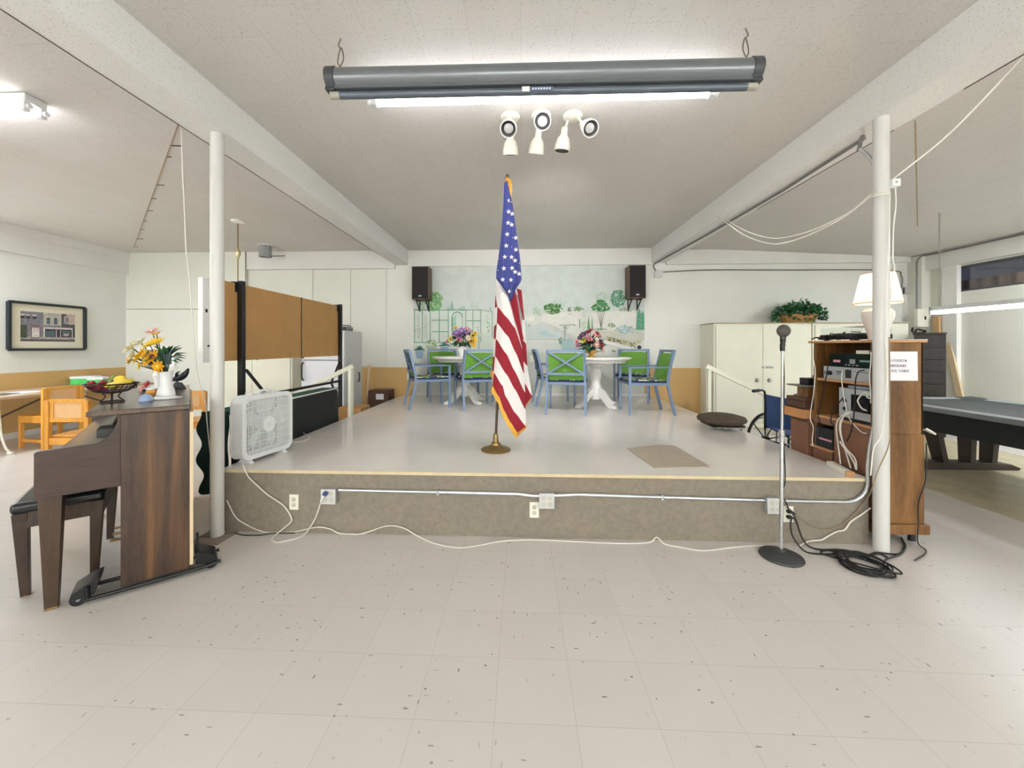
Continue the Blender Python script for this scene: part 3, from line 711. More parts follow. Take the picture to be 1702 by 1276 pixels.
poly([(965, 552), (1071, 548), (1071, 566), (1040, 570), (985, 560)], (206, 205, 194)); tree(1040, 547, 16, 7, [(176, 198, 208), (150, 180, 186), (200, 214, 222), (130, 166, 160)], 90, 1.7)
tree(1016, 541, 6, 4, [(150, 172, 140), (120, 150, 118)], 30, 1.4)
poly([(930, 566), (945, 562), (958, 566), (966, 580), (935, 582)], (170, 196, 198)); tree(932, 566, 4, 5, [(90, 140, 110)], 16, 1.4); seg(939, 548, 939, 566, 1, (110, 122, 118)); tree(939, 547, 3, 4, [(120, 136, 134), (96, 110, 106)], 10, 1.1)
poly([(1005, 565), (1060, 580), (1056, 584), (1003, 570)], (236, 234, 228)); 
for i in range(110):
    u = random.random(); x = 1010 + 50 * u; y = 562 + 12 * u + random.uniform(-4, 5) * (.5 + .5 * u)
    blob(x, y, 1.3, 1.2, random.choice([(112, 116, 84), (150, 140, 84), (214, 206, 176), (176, 160, 70), (92, 104, 84), (226, 222, 206)]), 6, .3)
blob(1062.5, 577, 3.4, 3.2, (66, 52, 50)); tree(1062, 568, 4, 3, [(186, 200, 160)], 16, 1.5); tree(1020, 583, 3, 3, [(90, 120, 96)], 8, 1.3)
poly([(872, 533), (874, 533), (876, 540), (878, 545), (874, 545)], (196, 206, 206)); tree(880, 540, 2, 3, [(150, 170, 164)], 8, 1)
poly([(870, 585), (1071, 592), (1071, 657), (687, 657), (687, 600)], (208, 211, 205))
o = g.obj('mural', mm, smooth=0); tag(o, 'pale garden landscape mural painted on the back wall of the stage', 'mural')
# ---------------------------------------------------------------- tables and chairs on the stage
def pedestal_table(x, y, label, rz):
    t = thing('pedestal_table', label, 'table', (x, y, SZ), rz, 'round pedestal tables on the stage')
    G().lathe([(0, .72), (.46, .72), (.50, .722), (.515, .73), (.53, .742), (.535, .752), (.53, .762), (.52, .768), (0, .768)], 64).obj('tabletop', TBLW, t)
    G().lathe([(.44, .683), (.45, .72), (.0, .72), (0, .683)], 48).obj('apron', TBLW, t)
    G().lathe([(0, .11), (.07, .11), (.085, .125), (.09, .16), (.095, .22), (.088, .30), (.072, .34), (.068, .38), (.078, .44), (.088, .50), (.09, .56), (.075, .60), (.10, .63), (.12, .66), (0, .66)], 32).obj('pedestal', TBLW, t)
    for k in range(4):
        a = PI / 4 + k * PI / 2
        pts = spline([(.05, 0, .24), (.13, 0, .21), (.22, 0, .12), (.30, 0, .045), (.38, 0, .028)], 6); g = G(); hs = [.11, .03]
        n = len(pts)
        for i in range(n - 1):
            h0 = .11 + (.04 - .11) * i / n; h1 = .11 + (.04 - .11) * (i + 1) / n
            g.bar(pts[i], pts[i + 1] + (pts[i + 1] - pts[i]) * .12, .07 - .01 * i / n, h0, 0, (0, 0, 1), .07 - .01 * i / n, h1)
        g.ball((.375, 0, .026), (.045, .04, .026), 12)
        o = g.obj('leg', TBLW, t); o.rotation_euler[2] = a
    return t
pedestal_table(-.93, 6.45, 'round white pedestal table whose top carries the purple flowers in a white vase', 0)
pedestal_table(1.164, 6.15, 'round white pedestal table whose top carries the flowers in a gold bowl', -.2)
def chair_proto():
    t = thing('dining_armchair', '', 'chair', (0, 0, 0), 0, 'blue metal armchairs with green sling backs on the stage')
    for s in (-1, 1):
        pts = spline([(s * .265, .34, 0), (s * .262, .29, .20), (s * .26, .245, .43), (s * .258, .27, .62), (s * .25, .335, .885)], 5)
        G().sweep_rect(pts, .028, .036).obj('rear_leg', CHBLUE, t)
        G().b2((s * .265 - .016, -.28, 0), (s * .265 + .016, -.245, .64)).obj('front_leg', CHBLUE, t, bevel=.004)
        G().bar((s * .268, -.285, .642), (s * .262, .27, .65), .045, .02).obj('armrest', CHBLUE, t, bevel=.006)
    g = G()
    for s in (-1, 1): g.b2((s * .262 - .014, -.25, .405), (s * .262 + .014, .25, .44))
    g.b2((-.26, -.27, .405), (.26, -.243, .44)).b2((-.26, .23, .405), (.26, .256, .44))
    g.obj('seat_frame', CHBLUE, t, smooth=0)
    def cu(u, v):
        return None
    g = G().b2((-.245, -.262, .442), (.245, .225, .478)); g.obj('cushion', CUSH, t, bevel=.02, segs=3)
    G().tube(spline([(-.247, -.25, .455), (0, -.268, .455), (.247, -.25, .455), (.247, .215, .455), (0, .228, .455), (-.247, .215, .455)], 4, True), .014, 6, 0, True).obj('cushion_edge', NAVY, t)
    g = G()
    g.bar((-.25, .328, .872), (.25, .328, .872), .03, .034).bar((-.255, .266, .555), (.255, .266, .555), .026, .032)
    for s in (-1, 1): g.bar((s * .235, .334, .86), (-s * .235, .278, .565), .024, .034, 0, (0, 1, 0))
    g.obj('back_brace', CHBLUE, t, smooth=0)
    def sl(u, v): return Vector((-.235 + .47 * u, .232 + .075 * v + .018 * v * v - .028 * math.sin(PI * u) * .6, .475 + .365 * v))
    G().grid(sl, 8, 8).obj('sling', CHGREEN, t, solid=.006)
    return t
cp = chair_proto()
chairs = [(-1.44, 6.05, 25, 'blue armchair with green back seen side on, beside the white vase table, nearest the fridge'),
          (-.70, 6.02, 112, 'crossed-back blue armchair right behind the flag at the white vase table'),
          (-1.36, 6.86, -72, 'blue armchair with plain green front facing the room, behind the purple flowers table'),
          (-.40, 6.90, 215, 'blue armchair mostly hidden behind the flag, at the far side of the white vase table'),
          (.66, 5.66, 80, 'crossed-back blue armchair fully in view at the gold bowl table'),
          (.55, 6.36, 5, 'blue armchair mostly hidden behind the crossed-back chair of the gold bowl table'),
          (1.74, 5.64, 180, 'blue armchair seen side on beside the yellow wall at the gold bowl table'),
          (1.90, 6.78, 250, 'blue armchair facing the room at the far side of the gold bowl table')]
for i, (x, y, a, lab) in enumerate(chairs):
    if i == 0: cp.location = (x, y, SZ); cp.rotation_euler[2] = math.radians(a + 90); cp['label'] = lab
    else: dup(cp, (x, y, SZ), math.radians(a + 90), lab)

# ---------------------------------------------------------------- flowers
def bouquet(t, c, rx, rz, blooms, nleaf, seed, leafcols=(0, 1), down=.25):
    random.seed(seed); c = Vector(c)
    g = G()
    for i in range(nleaf):
        a, b = random.uniform(0, 2 * PI), random.uniform(-down * 2, 1); e = Vector((math.cos(a) * math.cos(b), math.sin(a) * math.cos(b), math.sin(b)))
        p = c + Vector((e.x * rx * .45, e.y * rx * .45, e.z * rz * .4)); g.leaf(p, e + Vector((0, 0, .1)), rx * random.uniform(.55, .85), rx * .26, random.choice(leafcols))
        if i % 3 == 0: g.tube([c - Vector((0, 0, rz * .8)), p, p + e * rx * .3], .003, 4, 0)
    g.obj('foliage', [LEAFD, LEAF, LEAFL], t, solid=.0015)
    for (dx, dy, dz, r, m, m2) in blooms:
        p = c + Vector((dx, dy, dz)); d = Vector((dx, dy - .04, dz + .03))
        b = G().bloom(p, d if d.length > .01 else (0, 0, 1), r, 8, 0, 1); b.tube([c - Vector((0, 0, rz * .6)), p], .003, 4, 2)
        b.obj('blossom', [m, m2, LEAFD], t, solid=.002)
ft = thing('vase_of_flowers', 'mixed purple and yellow flowers in a white vase on the left round table', 'flowers', (-.955, 6.33, SZ + .768))
G().lathe([(0, 0), (.05, 0), (.056, .008), (.045, .03), (.06, .07), (.08, .11), (.085, .15), (.075, .17), (.07, .168), (0, .12)], 28).obj('vase', PORC, ft)
Bq = []
for dx, dz, r, m, m2 in ((-.07, .12, .085, PURPLE, MAUVE), (.01, .15, .09, PURPLE, MAUVE), (.07, .13, .07, PURPLE, MAUVE), (-.02, .08, .075, PURPLE, PLUM), (.09, .19, .06, MAUVE, PINK), (.14, .16, .055, MAUVE, PINK), (-.16, .03, .06, YEL, LEAFL), (-.09, .21, .055, YEL, GOLDP), (-.03, .02, .075, PINK, ROSE), (-.22, -.01, .05, PINK, ROSE),
                         (.18, .08, .07, YEL, PLUM), (.21, .02, .065, YEL, GOLDP), (.15, .0, .065, GOLDP, PLUM), (.19, -.06, .06, YEL, GOLDP), (.11, .05, .06, CREAMP, MAUVE), (.22, .12, .05, YEL, PLUM)):
    Bq.append((dx, -.11 - .03 * random.random(), dz, r, m, m2))
bouquet(ft, (0, 0, .25), .2, .2, Bq, 60, 3)
ft = thing('bowl_of_flowers', 'mixed pink, purple and yellow flowers in a footed gold bowl on the right round table', 'flowers', (1.07, 6.02, SZ + .768))
G().lathe([(0, 0), (.07, 0), (.07, .012), (.03, .03), (.035, .05), (.09, .075), (.105, .1), (.095, .105), (0, .07)], 28).obj('bowl', BOWLY, ft)
Bq = []
for dx, dz, r, m, m2 in ((-.12, .08, .06, YEL, LEAFL), (-.13, .16, .07, PLUM, PURPLE), (-.17, .12, .06, PLUM, PURPLE), (-.06, .2, .06, PLUM, ROSE), (-.02, .23, .05, ROSE, PLUM), (-.07, .14, .06, MAUVE, PINK), (-.03, .1, .06, PINK, ROSE), (.03, .16, .05, PINK, ROSE), (.08, .19, .05, ROSE, PLUM), (.1, .15, .05, ROSE, PINK), (-.22, .06, .055, PINK, ROSE), (-.2, .0, .05, MAUVE, ROSE),
                         (.06, .02, .06, PINK, CREAMP), (.13, .06, .05, PLUM, ROSE), (.14, .0, .05, ROSE, PLUM), (.02, .07, .05, PLUM, ROSE), (.16, -.07, .045, PINK, CREAMP), (.07, .09, .05, CREAMP, MAUVE), (-.08, .05, .05, PLUM, ROSE)):
    Bq.append((dx, -.1 - .03 * random.random(), dz, r, m, m2))
bouquet(ft, (-.01, 0, .17), .21, .17, Bq, 60, 5, (0, 0, 1), .3)

# ---------------------------------------------------------------- loudspeakers on brackets
def speaker(px0, px1, py0, py1, name, label, sg, logo):
    Yf = YB - .36
    a, b = aty(px0, py1, Yf), aty(px1, py0, Yf); w, h = b.x - a.x, b.z - a.z
    t = thing('loudspeaker', label, 'speaker', ((a.x + b.x) / 2, Yf, a.z), 0, 'wall loudspeakers')
    G().b2((-w / 2, .012, 0), (w / 2, .30, h)).obj('cabinet', SPKW, t, bevel=.004)
    G().b2((-w / 2 + .012, 0, .012), (w / 2 - .012, .014, h - .012)).obj('grille', SPKG, t, bevel=.006)
    G().b2((-.028, -.003, .05), (.028, .001, .068)).obj('badge', mat('badge_silver', (206, 204, 198), .3, .4), t)
    for s in (-.28, .28):
        g = G().bar((s * w, .06, 0), (s * w, .325, -.18), .018, .02).bar((s * w, .32, -.2), (s * w, .332, .0), .02, .012, 0, (0, 1, 0)).bar((s * w, .05, -.008), (s * w, .325, -.008), .02, .016)
        g.obj('bracket', BLACK, t, smooth=0)
    return t
speaker(684, 712, 442, 497, 'l', 'dark loudspeaker with walnut sides on the wall above the painted trellis', 1, 0)
speaker(1046, 1074, 440, 495, 'r', 'dark loudspeaker with walnut sides on the wall above the painted cypresses', -1, 0)

# ---------------------------------------------------------------- outlets, conduit, boxes
def outlet(c, ny, label, sockets=2, w=.07, h=.115, blank=False, group=None):
    t = thing('outlet_plate', label, 'outlet', c, ny, group)
    G().b2((-w / 2, -.006, -h / 2), (w / 2, 0, h / 2)).obj('plate', IVORY, t, bevel=.003)
    if not blank:
        for s in (-1, 1):
            G().cyl((0, -.008, s * .02), (0, -.005, s * .02), .0165, n=18).b2((-.008, -.0086, s * .02 - .002), (-.005, -.0079, s * .02 + .008)).b2((.005, -.0086, s * .02 - .002), (.008, -.0079, s * .02 + .008)).obj('socket', mat('socket_grey', (196, 192, 178), .4), t)
    return t
outlet(aty(489, 834, SY), 0, 'ivory outlet on the stage front nearest the box fan')
outlet(aty(888, 847, SY), 0, 'ivory outlet in the middle of the stage front, under a metal box')
op = outlet(aty(1310, 854, SY), 0, 'ivory outlet on the stage front with two black plugs in it')
o = outlet(aty(884, 596, YB - .018), 0, 'white switch plate on the mural, seen just beside the flag', blank=True, w=.09, h=.13)
outlet(aty(680, 626, YB), 0, 'white outlet low on the wall behind the side-on armchair', w=.08, h=.12)
def jbox(c, label, name='junction_box', w=.105, dep=.05, m=None, sockets=0):
    t = thing(name, label, 'electrical box', c)
    G().b2((-w / 2, -dep, -w / 2), (w / 2, 0, w / 2)).obj('box', m or ALUM, t, bevel=.004)
    G().b2((-w / 2 - .003, -dep - .004, -w / 2 - .003), (w / 2 + .003, -dep, w / 2 + .003)).obj('cover', mat('box_cover', (206, 206, 208), .4, .4), t, bevel=.003)
    for s in range(sockets):
        for k in (-1, 1): G().cyl(((s - .5 * (sockets - 1)) * .045, -dep - .006, k * .022), ((s - .5 * (sockets - 1)) * .045, -dep - .003, k * .022), .016).obj('socket', mat('socket_grey', (196, 192, 178), .4), t)
    return t
b1 = aty(551, 821, SY); b2_ = aty(908, 828, SY); b3 = aty(1281, 836, SY)
jbox(b1, 'metal outlet box with a blue plug at the fan end of the stage conduit', sockets=2)
jbox(b2_, 'metal box in the middle of the stage conduit', sockets=2)
jbox(b3, 'metal outlet box on the stage conduit beside the microphone stand', sockets=2)
pts = [aty(563, 814, SY - .02), aty(600, 815, SY - .02), aty(860, 821, SY - .02), aty(885, 824, SY - .02), aty(905, 824.5, SY - .02), aty(960, 822, SY - .02), aty(1262, 831, SY - .02), aty(1340, 833, SY - .02), aty(1405, 834, SY - .02)]
e = aty(1405, 834, SY - .02)
vx = 2.437
arc = [Vector((e.x + (vx - e.x) * math.sin(a), SY - .02, e.z + .14 * (1 - math.cos(a)))) for a in [PI / 2 * i / 8 for i in range(1, 9)]]
up = spline([Vector((vx + .001, 2.861, .56)), Vector((vx + .03, 2.868, .74)), Vector((2.525, 2.876, .98)), Vector((2.54, 2.876, 1.2)), Vector((2.54, 2.876, 1.8)), Vector((2.54, 2.876, 2.5)), Vector((2.48, 2.88, 2.72)), Vector((2.41, 2.895, 2.81))], 5)
up2 = [Vector((vx + .02 * i, SY - .04 + .05 * i * i, 2.75 + .06 * i)) for i in (1, 2)] + [Vector((2.60, SY + .5, 2.945)), Vector((2.60, 5, 2.945)), Vector((2.60, 7.2, 2.945))]
g = G().tube(pts[:5], .0115, 10).tube(pts[4:] + arc, .0115, 10)
for px in (728, 1100): 
    q = aty(px, 818 + (px - 728) * .022, SY - .02); g.box(q + Vector((0, .004, 0)), (.02, .034, .036))
tag(g.obj('stage_conduit', GREYCON if 0 else mat('shiny_conduit', (190, 192, 198), .3, .7)), 'shiny metal conduit running along the front of the stage', 'conduit')
g = G().tube(arc[-1:] + up, .0115, 10)
tag(g.obj('riser_conduit', mat('shiny_conduit', (190, 192, 198), .3, .7)), 'thin metal conduit climbing beside the white post near the stereo cabinet', 'conduit')
bj = aty(1093, 456, YB)
q0 = Vector((2.56, 3.0, 2.945))
g = G().tube(spline([(2.41, 2.90, 2.80), (2.44, 2.91, 2.90), (2.55, 3.02, 2.948)], 6) + [Vector((2.60, 4, 2.951)), Vector((2.58, 5.5, 2.951))] + spline([(2.5, 7.2, 2.95), (2.44, 7.33, 2.90), (bj.x - .03, YB - .03, 2.80), (bj.x - .03, YB - .03, bj.z + .05)], 5), .0125, 10)
tag(g.obj('beam_conduit', GREYCON), 'dark grey conduit strapped under the right ceiling beam', 'conduit')
jbox(bj, 'small pale box at the end of the beam conduit near the loudspeaker', w=.13, dep=.05, m=WHITE)
p0 = aty(1102, 452, YB - .02); p1 = aty(1180, 448.5, YB - .02); p2 = aty(1475, 449, YB - .02); p3 = aty(1498, 458, YB - .02); p4 = aty(1499, 478, YB - .02)
tag(G().tube([p0] + spline([aty(1115, 451, YB - .02), p1, aty(1300, 448.5, YB - .02), p2, p3, p4], 6), .011, 8).obj('wall_conduit', GREYCON), 'grey conduit running along the top of the back wall above the cabinets', 'conduit')
jbox(aty(1506, 483, YB), 'small blue-grey box at the end of the back wall conduit', w=.12, dep=.04, m=DKGREY)
# pier pipes
px_ = XR - .16
c = Vector((6.93, YB - .27, 1.93))
g = G().tube(spline([(px_ - .1, YB - .285, 2.02), (px_ - .1, YB - .285, 2.7), (px_ - .1, YB - .29, 2.9), (px_ - .04, YB - .34, 2.99), (XR - .13, YB - .6, 2.99), (XR - .13, 4.0, 2.99), (XR - .13, 1, 2.99)], 6), .015, 8)
tag(g.obj('corner_conduit', GREYCON), 'grey conduit in the far corner above the dark drawer unit, bending onto the side wall', 'conduit')
t = thing('switch_box', 'cream switch box on the corner pier above the dark drawer unit', 'electrical box', (px_ + .0, YB - .26, 1.90))
G().b2((-.13, -.07, -.16), (.09, 0, .16)).obj('box', IVORY, t, bevel=.006); G().b2((-.02, -.08, -.03), (.0, -.07, .03)).obj('lever', BLACK, t)
tag(G().tube(spline([(6.86, 7.16, 1.73), (6.84, 7.14, 1.66), (6.95, 7.13, 1.64), (7.06, 7.14, 1.67), (6.92, 7.15, 1.70), (6.88, 7.14, 1.60), (6.9, 7.14, 1.5)], 6), .014, 6).obj('cable', RUBBER), 'bunch of black cable hanging under the cream switch box', 'cable')

# ---------------------------------------------------------------- mat, pad
q = [atz(1042, 746, SZ), atz(1089, 779, SZ), atz(1181, 777, SZ), atz(1122, 742, SZ), atz(1098, 740, SZ)]
tag(G().prism([(p.x, p.y) for p in q], 'z', SZ, SZ + .009).obj('door_mat', MATGREY, smooth=0, bevel=.002), 'greyish beige carpet mat with a curled corner on the stage', 'mat')
pc = atz(1199, 707, SZ + .03)
t = thing('padded_seat', 'round brown padded seat on a low metal frame lying on the stage', 'seat', (pc.x, pc.y, SZ))
G().lathe([(0, .058), (.15, .055), (.215, .066), (.25, .09), (.256, .11), (.24, .135), (.16, .158), (.06, .17), (0, .172)], 40).obj('cushion', CUSHBR, t)
g = G().b2((-.17, -.15, .036), (.19, .15, .058))
g.obj('underframe', BLKPL, t, bevel=.008)
for sx in (-.13, -.05, .15):
    for sy in (-.13, .13):
        if sx == .15 or sy < 0: G().lathe([(0, 0), (.014, 0), (.014, .012), (.008, .02), (.008, .04), (0, .04)], 10, o=(sx, sy, 0)).obj('foot', CHROME, t)
G().bar((.0, -.12, .03), (.2, -.1, .026), .05, .01).obj('plate', STEEL, t)

# ---------------------------------------------------------------- cream cabinets, fridge, stage rails
def cabinet(x0, x1, y0, y1, h, label, hw=True, nd=2):
    t = thing('storage_cabinet', label, 'cabinet', ((x0 + x1) / 2, y0, 0)); w = x1 - x0; d = y1 - y0
    G().b2((-w / 2, .02, 0), (w / 2, d, h)).obj('body', CREAM, t, bevel=.004)
    G().b2((-w / 2 - .01, 0, h), (w / 2 + .01, d, h + .015)).obj('top', mat('cab_top', (176, 158, 130), .6), t)
    for k in range(nd):
        a = -w / 2 + .03 + (w - .06) * k / nd + .004; b = -w / 2 + .03 + (w - .06) * (k + 1) / nd - .004
        dd = G().b2((a, 0, .09), (b, .022, h - .03)).obj('door', CREAM, t, bevel=.003)
        kx = b - .1 if k == 0 else a + .1
        if hw: G().cyl((kx, -.004, h - .98), (kx, .002, h - .98), .035).ball((kx, -.03, h - .98), .022, 12).cyl((kx, -.03, h - .98), (kx, 0, h - .98), .01).obj('knob', CHROME, dd)
    if hw: G().b2((-.02, -.012, h - .77), (.02, 0, h - .74), 0).b2((.05, -.014, h - .775), (.17, 0, h - .735), 0).obj('latch', STEEL, t, bevel=.003)
    return t
a = aty(1187, 535, 6.93); b = aty(1350, 535, 6.93)
cabinet(a.x, b.x, 6.93, YB, 1.80, 'wide cream double door cabinet with two round knobs against the back wall')
c = aty(1512, 535, 6.93)
cabinet(b.x + .02, c.x, 6.93, YB, 1.80, 'cream cabinet beside the dark drawer unit, mostly behind the stereo cabinet', False)
a = aty(380, 600, 6.9); b = aty(485, 600, 6.9)
t = cabinet(a.x - .3, b.x, 6.9, YB - .1, 1.83, 'cream double door cabinet behind the brown hardboard panels', False)
G().b2((-.02 + .1, -.012, 1.16), (.02 + .1, 0, 1.24)).obj('latch', BLACK, t)
# basket of ivy on the cabinet
pc = aty(1328, 534, 7.1)
t = thing('ivy_basket', 'wicker basket of green trailing ivy on top of the cream cabinet', 'plant', (pc.x, 7.12, 1.815))
G().lathe([(0, 0), (.2, 0), (.22, .03), (.25, .13), (.26, .15), (.245, .15), (0, .1)], 32, sx=1.25, sy=.7).obj('basket', WICKER, t)
random.seed(12); g = G()
for i in range(520):
    a_, r = random.uniform(0, 2 * PI), math.sqrt(random.random()); p = Vector((math.cos(a_) * r * .44, math.sin(a_) * r * .17 - .03, .14 + .22 * (1 - r * r * .7) * random.random() ** .6 + (.05 if random.random() < .1 else 0)))
    if r > .8: p.z -= random.uniform(0, .14); p.z = max(p.z, .05)
    g.leaf(p, (p.x + random.uniform(-.3, .3), random.uniform(-.9, .4), random.uniform(-.3, .5)), random.uniform(.06, .10), random.uniform(.045, .065), random.choice((0, 0, 1)), (random.uniform(-.5, .5), -.6, 1))
for i in range(24):
    a_ = random.uniform(0, 2 * PI); g.tube(spline([(0, 0, .1), (math.cos(a_) * .2, math.sin(a_) * .1 - .05, .22), (math.cos(a_) * .42, math.sin(a_) * .17 - .05, .12)], 4), .003, 4, 1)
g.obj('foliage', [LEAF, LEAFD], t)
# fridge
t = thing('refrigerator', 'white top freezer refrigerator with black handles behind the brown hardboard panels', 'refrigerator', (-3.17, 6.12, 0))
G().b2((-.345, .06, .03), (.345, .72, 1.66)).obj('body', FRIDGES, t, bevel=.008)
for z0, z1, h0, h1 in ((.06, 1.175, .86, 1.15), (1.19, 1.655, 1.22, 1.5)):
    dd = G().b2((-.345, 0, z0), (.345, .058, z1)).obj('door', FRIDGE, t, bevel=.008)
    G().tube(spline([(-.315, 0, h0), (-.315, -.04, h0 + .04), (-.315, -.045, (h0 + h1) / 2), (-.315, -.04, h1 - .04), (-.315, 0, h1)], 5), .012, 8).obj('handle', BLACK, dd)
G().b2((-.33, .03, 0), (.33, .7, .06)).obj('kick_plate', BLACK, t)
G().tube(spline([(.346, .55, .95), (.37, .55, .93), (.37, .55, .82), (.346, .55, .8)], 4), .01, 6).obj('side_hook', BLACK, t)
t = thing('radio', 'grey portable radio lying on top of the white refrigerator', 'radio', (-3.06, 6.46, 1.66), .1)
G().b2((-.24, -.11, 0), (.2, .11, .075)).obj('body', mat('radio_grey', (110, 112, 112), .4), t, bevel=.02, segs=3)
for s in (-.15, .13): G().cyl((s, -.114, .037), (s, -.108, .037), .03).obj('speaker', BLKPL, t)
G().tube(spline([(-.22, 0, .06), (-.2, 0, .095), (.15, 0, .095), (.18, 0, .06)], 4), .008, 6).obj('handle', BLKPL, t)
# rails on both sides of the stage
def rail(sg, x, y, label):
    t = thing('handrail', label, 'handrail', (x, y, 0))
    G().b2((-.022, -.045, .0), (.022, .045, 1.10)).obj('newel_post', CREAM, t, bevel=.004)
    G().bar((-sg * .03, 0, 1.13), (sg * .86, 0, .70), .05, .06).obj('handrail_bar', CREAM, t, bevel=.005)
    G().b2((sg * .82 - .022, -.03, 0), (sg * .82 + .022, .03, .70)).obj('lower_post', CREAM, t, bevel=.004)
rail(1, SX1 + .14, 5.55, 'white slanting handrail beside the stage in front of the cream cabinet')
rail(-1, SX0 - .09, 5.35, 'white slanting handrail beside the stage in front of the refrigerator')
# timber and box behind the stage by the yellow wall
p = aty(609, 660, 7.3)
tag(G().bar((p.x, 7.26, 0), (p.x + .02, 7.42, 1.05), .07, .03, 0, (1, 0, 0)).obj('timber_plank', PINE), 'short tan plank leaning on the yellow wall near the refrigerator', 'plank')
t = thing('storage_crate', 'brown crate with a white label on the floor between refrigerator and stage', 'crate', (-2.56, 7.0, 0))
G().b2((-.16, -.14, 0), (.2, .2, .62)).obj('crate_body', BROWND, t, bevel=.005); G().b2((-.02, -.146, .46), (.12, -.141, .56)).obj('paper_label', PAPER, t)
t = thing('cardboard_box', 'plain brown cardboard box on the floor at the foot of the handrail post', 'box', (-2.50, 5.80, 0), .0)
G().b2((-.2, -.18, 0), (.16, .18, .5)).obj('box_body', mat('kraft', (176, 134, 84), .8), t, bevel=.004); G().bar((-.02, -.182, 0), (-.02, -.182, .5), .05, .002, 0, (0, 1, 0)).obj('tape', TAN, t)
# can light and rod lamp on the ceiling, far left
p = aty(441, 424, 6.9)
t = thing('can_light', 'grey cylindrical can light on the ceiling near the back wall', 'spotlight', (p.x, 6.9, 3.24))
G().lathe([(0, 0), (.13, 0), (.13, -.012), (0, -.012)]).obj('flange', WHITE, t); G().lathe([(.0, -.012), (.10, -.012), (.105, -.03), (.105, -.21), (.095, -.215), (.09, -.19), (0, -.19)], 28).obj('can', mat('can_grey', (150, 154, 158), .5), t)
G().cyl((.1, 0, -.2), (.36, 0, -.195), .008).obj('rod', BLACK, t)
t = thing('pendant_lamp', 'brass pendant rod with a ball knuckle hanging from the ceiling behind the left post', 'hanging light', (-4.14, 5.55, 3.24))
G().lathe([(0, 0), (.09, 0), (.085, -.02), (.03, -.04), (0, -.04)]).obj('canopy', WHITE, t)
G().cyl((0, 0, -.03), (0, 0, -1.0), .008).obj('rod', BRASS, t)
G().lathe([(.01, -.40), (.03, -.43), (.04, -.47), (.03, -.51), (.012, -.56), (0, -.57)]).obj('knuckle', mat('pale_brass', (206, 192, 156), .3, .6), t)
G().lathe([(.0, -1.0), (.05, -1.0), (.16, -1.1), (.22, -1.16), (.21, -1.165), (.05, -1.02), (0, -1.02)], 32).obj('lamp_shade', WHITE, t)
# ---------------------------------------------------------------- piano
PA = Vector((-2.262, 2.115, 0)); PR = math.radians(41.5)
def pl(x, y, z=0): return PA + Vector((x * math.cos(PR) - y * math.sin(PR), x * math.sin(PR) + y * math.cos(PR), z))
t = thing('piano', 'walnut console piano seen end on, standing in front of the left white post', 'piano', PA, PR)
PL = 1.60
for y0 in (0, PL - .03):
    G().b2((0, y0, .04), (.305, y0 + .03, 1.015)).obj('side_panel', WALNUT, t, bevel=.003)
    arm = [(-.32, .612), (.0, .612), (.0, 1.0), (-.012, .985), (-.02, .955), (-.035, .915), (-.06, .885), (-.10, .868), (-.31, .856), (-.32, .85)]
    G().prism(arm, 'y', y0 + .001, y0 + .036).obj('key_cheek', WALNUTH, t, bevel=.002)
g = G().b2((-.135, -.012, 1.016), (.31, PL + .012, 1.045)); g.obj('lid', LID, t, bevel=.006)
G().b2((.305, .0, .06), (.322, PL, 1.0)).obj('back_frame', PINE, t, smooth=0)
G().b2((.03, .03, .08), (.05, PL - .03, .62)).b2((.0, .03, .04), (.3, PL - .03, .08)).obj('lower_panel', WALNUT, t, smooth=0)
G().b2((-.32, .037, .62), (.05, PL - .031, .672)).obj('key_bed', WALNUTH, t, bevel=.003)
G().prism([(-.30, .672), (-.30, .79), (-.285, .805), (-.04, .885), (-.02, .885), (-.02, .86), (-.27, .78), (-.28, .672)], 'y', .037, PL - .037).obj('fallboard', mat('fall_gloss', (66, 56, 50), .2, var=.05), t, smooth=30)
G().b2((-.015, .031, .86), (.0, PL - .031, 1.015)).obj('front_panel', WALNUT, t, smooth=0)
G().prism([(-.075, .885), (-.065, .885), (-.02, 1.0), (-.03, 1.0)], 'y', .2, PL - .2).obj('music_desk', mat('desk_gloss', (70, 54, 46), .15), t, smooth=0)
G().b2((-.10, .04, .888), (-.03, .17, .94)).obj('hinge_block', BLKPL, t, bevel=.004)
for y in (.075, PL - .08):
    G().bar((-.27, y, .0), (-.27, y, .615), .05, .05, 0, (0, 1, 0), .09, .085).b2((-.296, y - .026, 0), (-.244, y + .026, .012), 1).obj('leg', [WALNUTL, BRASS], t, bevel=.003)
for y in (.62, .74, .86): G().b2((-.11, y - .01, .09), (.02, y + .01, .105)).obj('pedal', BRASS, t, bevel=.004)
# dolly under the near end
t = thing('piano_dolly', 'black steel dolly with casters under the near end of the piano', 'dolly', PA, PR)
for sx, x in ((-1, -.15), (1, .397)):
    g = G().prism([(x - sx * .02 - .001, .04), (x + sx * .05, .035), (x + sx * .04, .075), (x - sx * .03, .115), (x - sx * .07, .125), (x - sx * .066, .10), (x - sx * .05, .05)], 'y', -.005, .15)
    g.obj('end_bracket', BLACK, t, bevel=.004)
    for y in (.02, .13):
        G().cyl((x + sx * .015, y - .013, .033), (x + sx * .015, y + .013, .033), .033, n=22).obj('caster', RUBBER, t); G().cyl((x + sx * .015, y - .016, .033), (x + sx * .015, y + .016, .033), .009, n=12).obj('caster_hub', STEEL, t)
for y in (-.01, .16):
    G().tube(spline([(-.13, y, .10), (-.125, y, .04), (-.09, y, .028), (.3, y, .028), (.40, y, .030), (.46, y, .04)], 5), .011, 8).obj('rail', BLACK, t)
G().b2((.335, .03, .04), (.35, .05, .23)).obj('tang', BLACK, t)
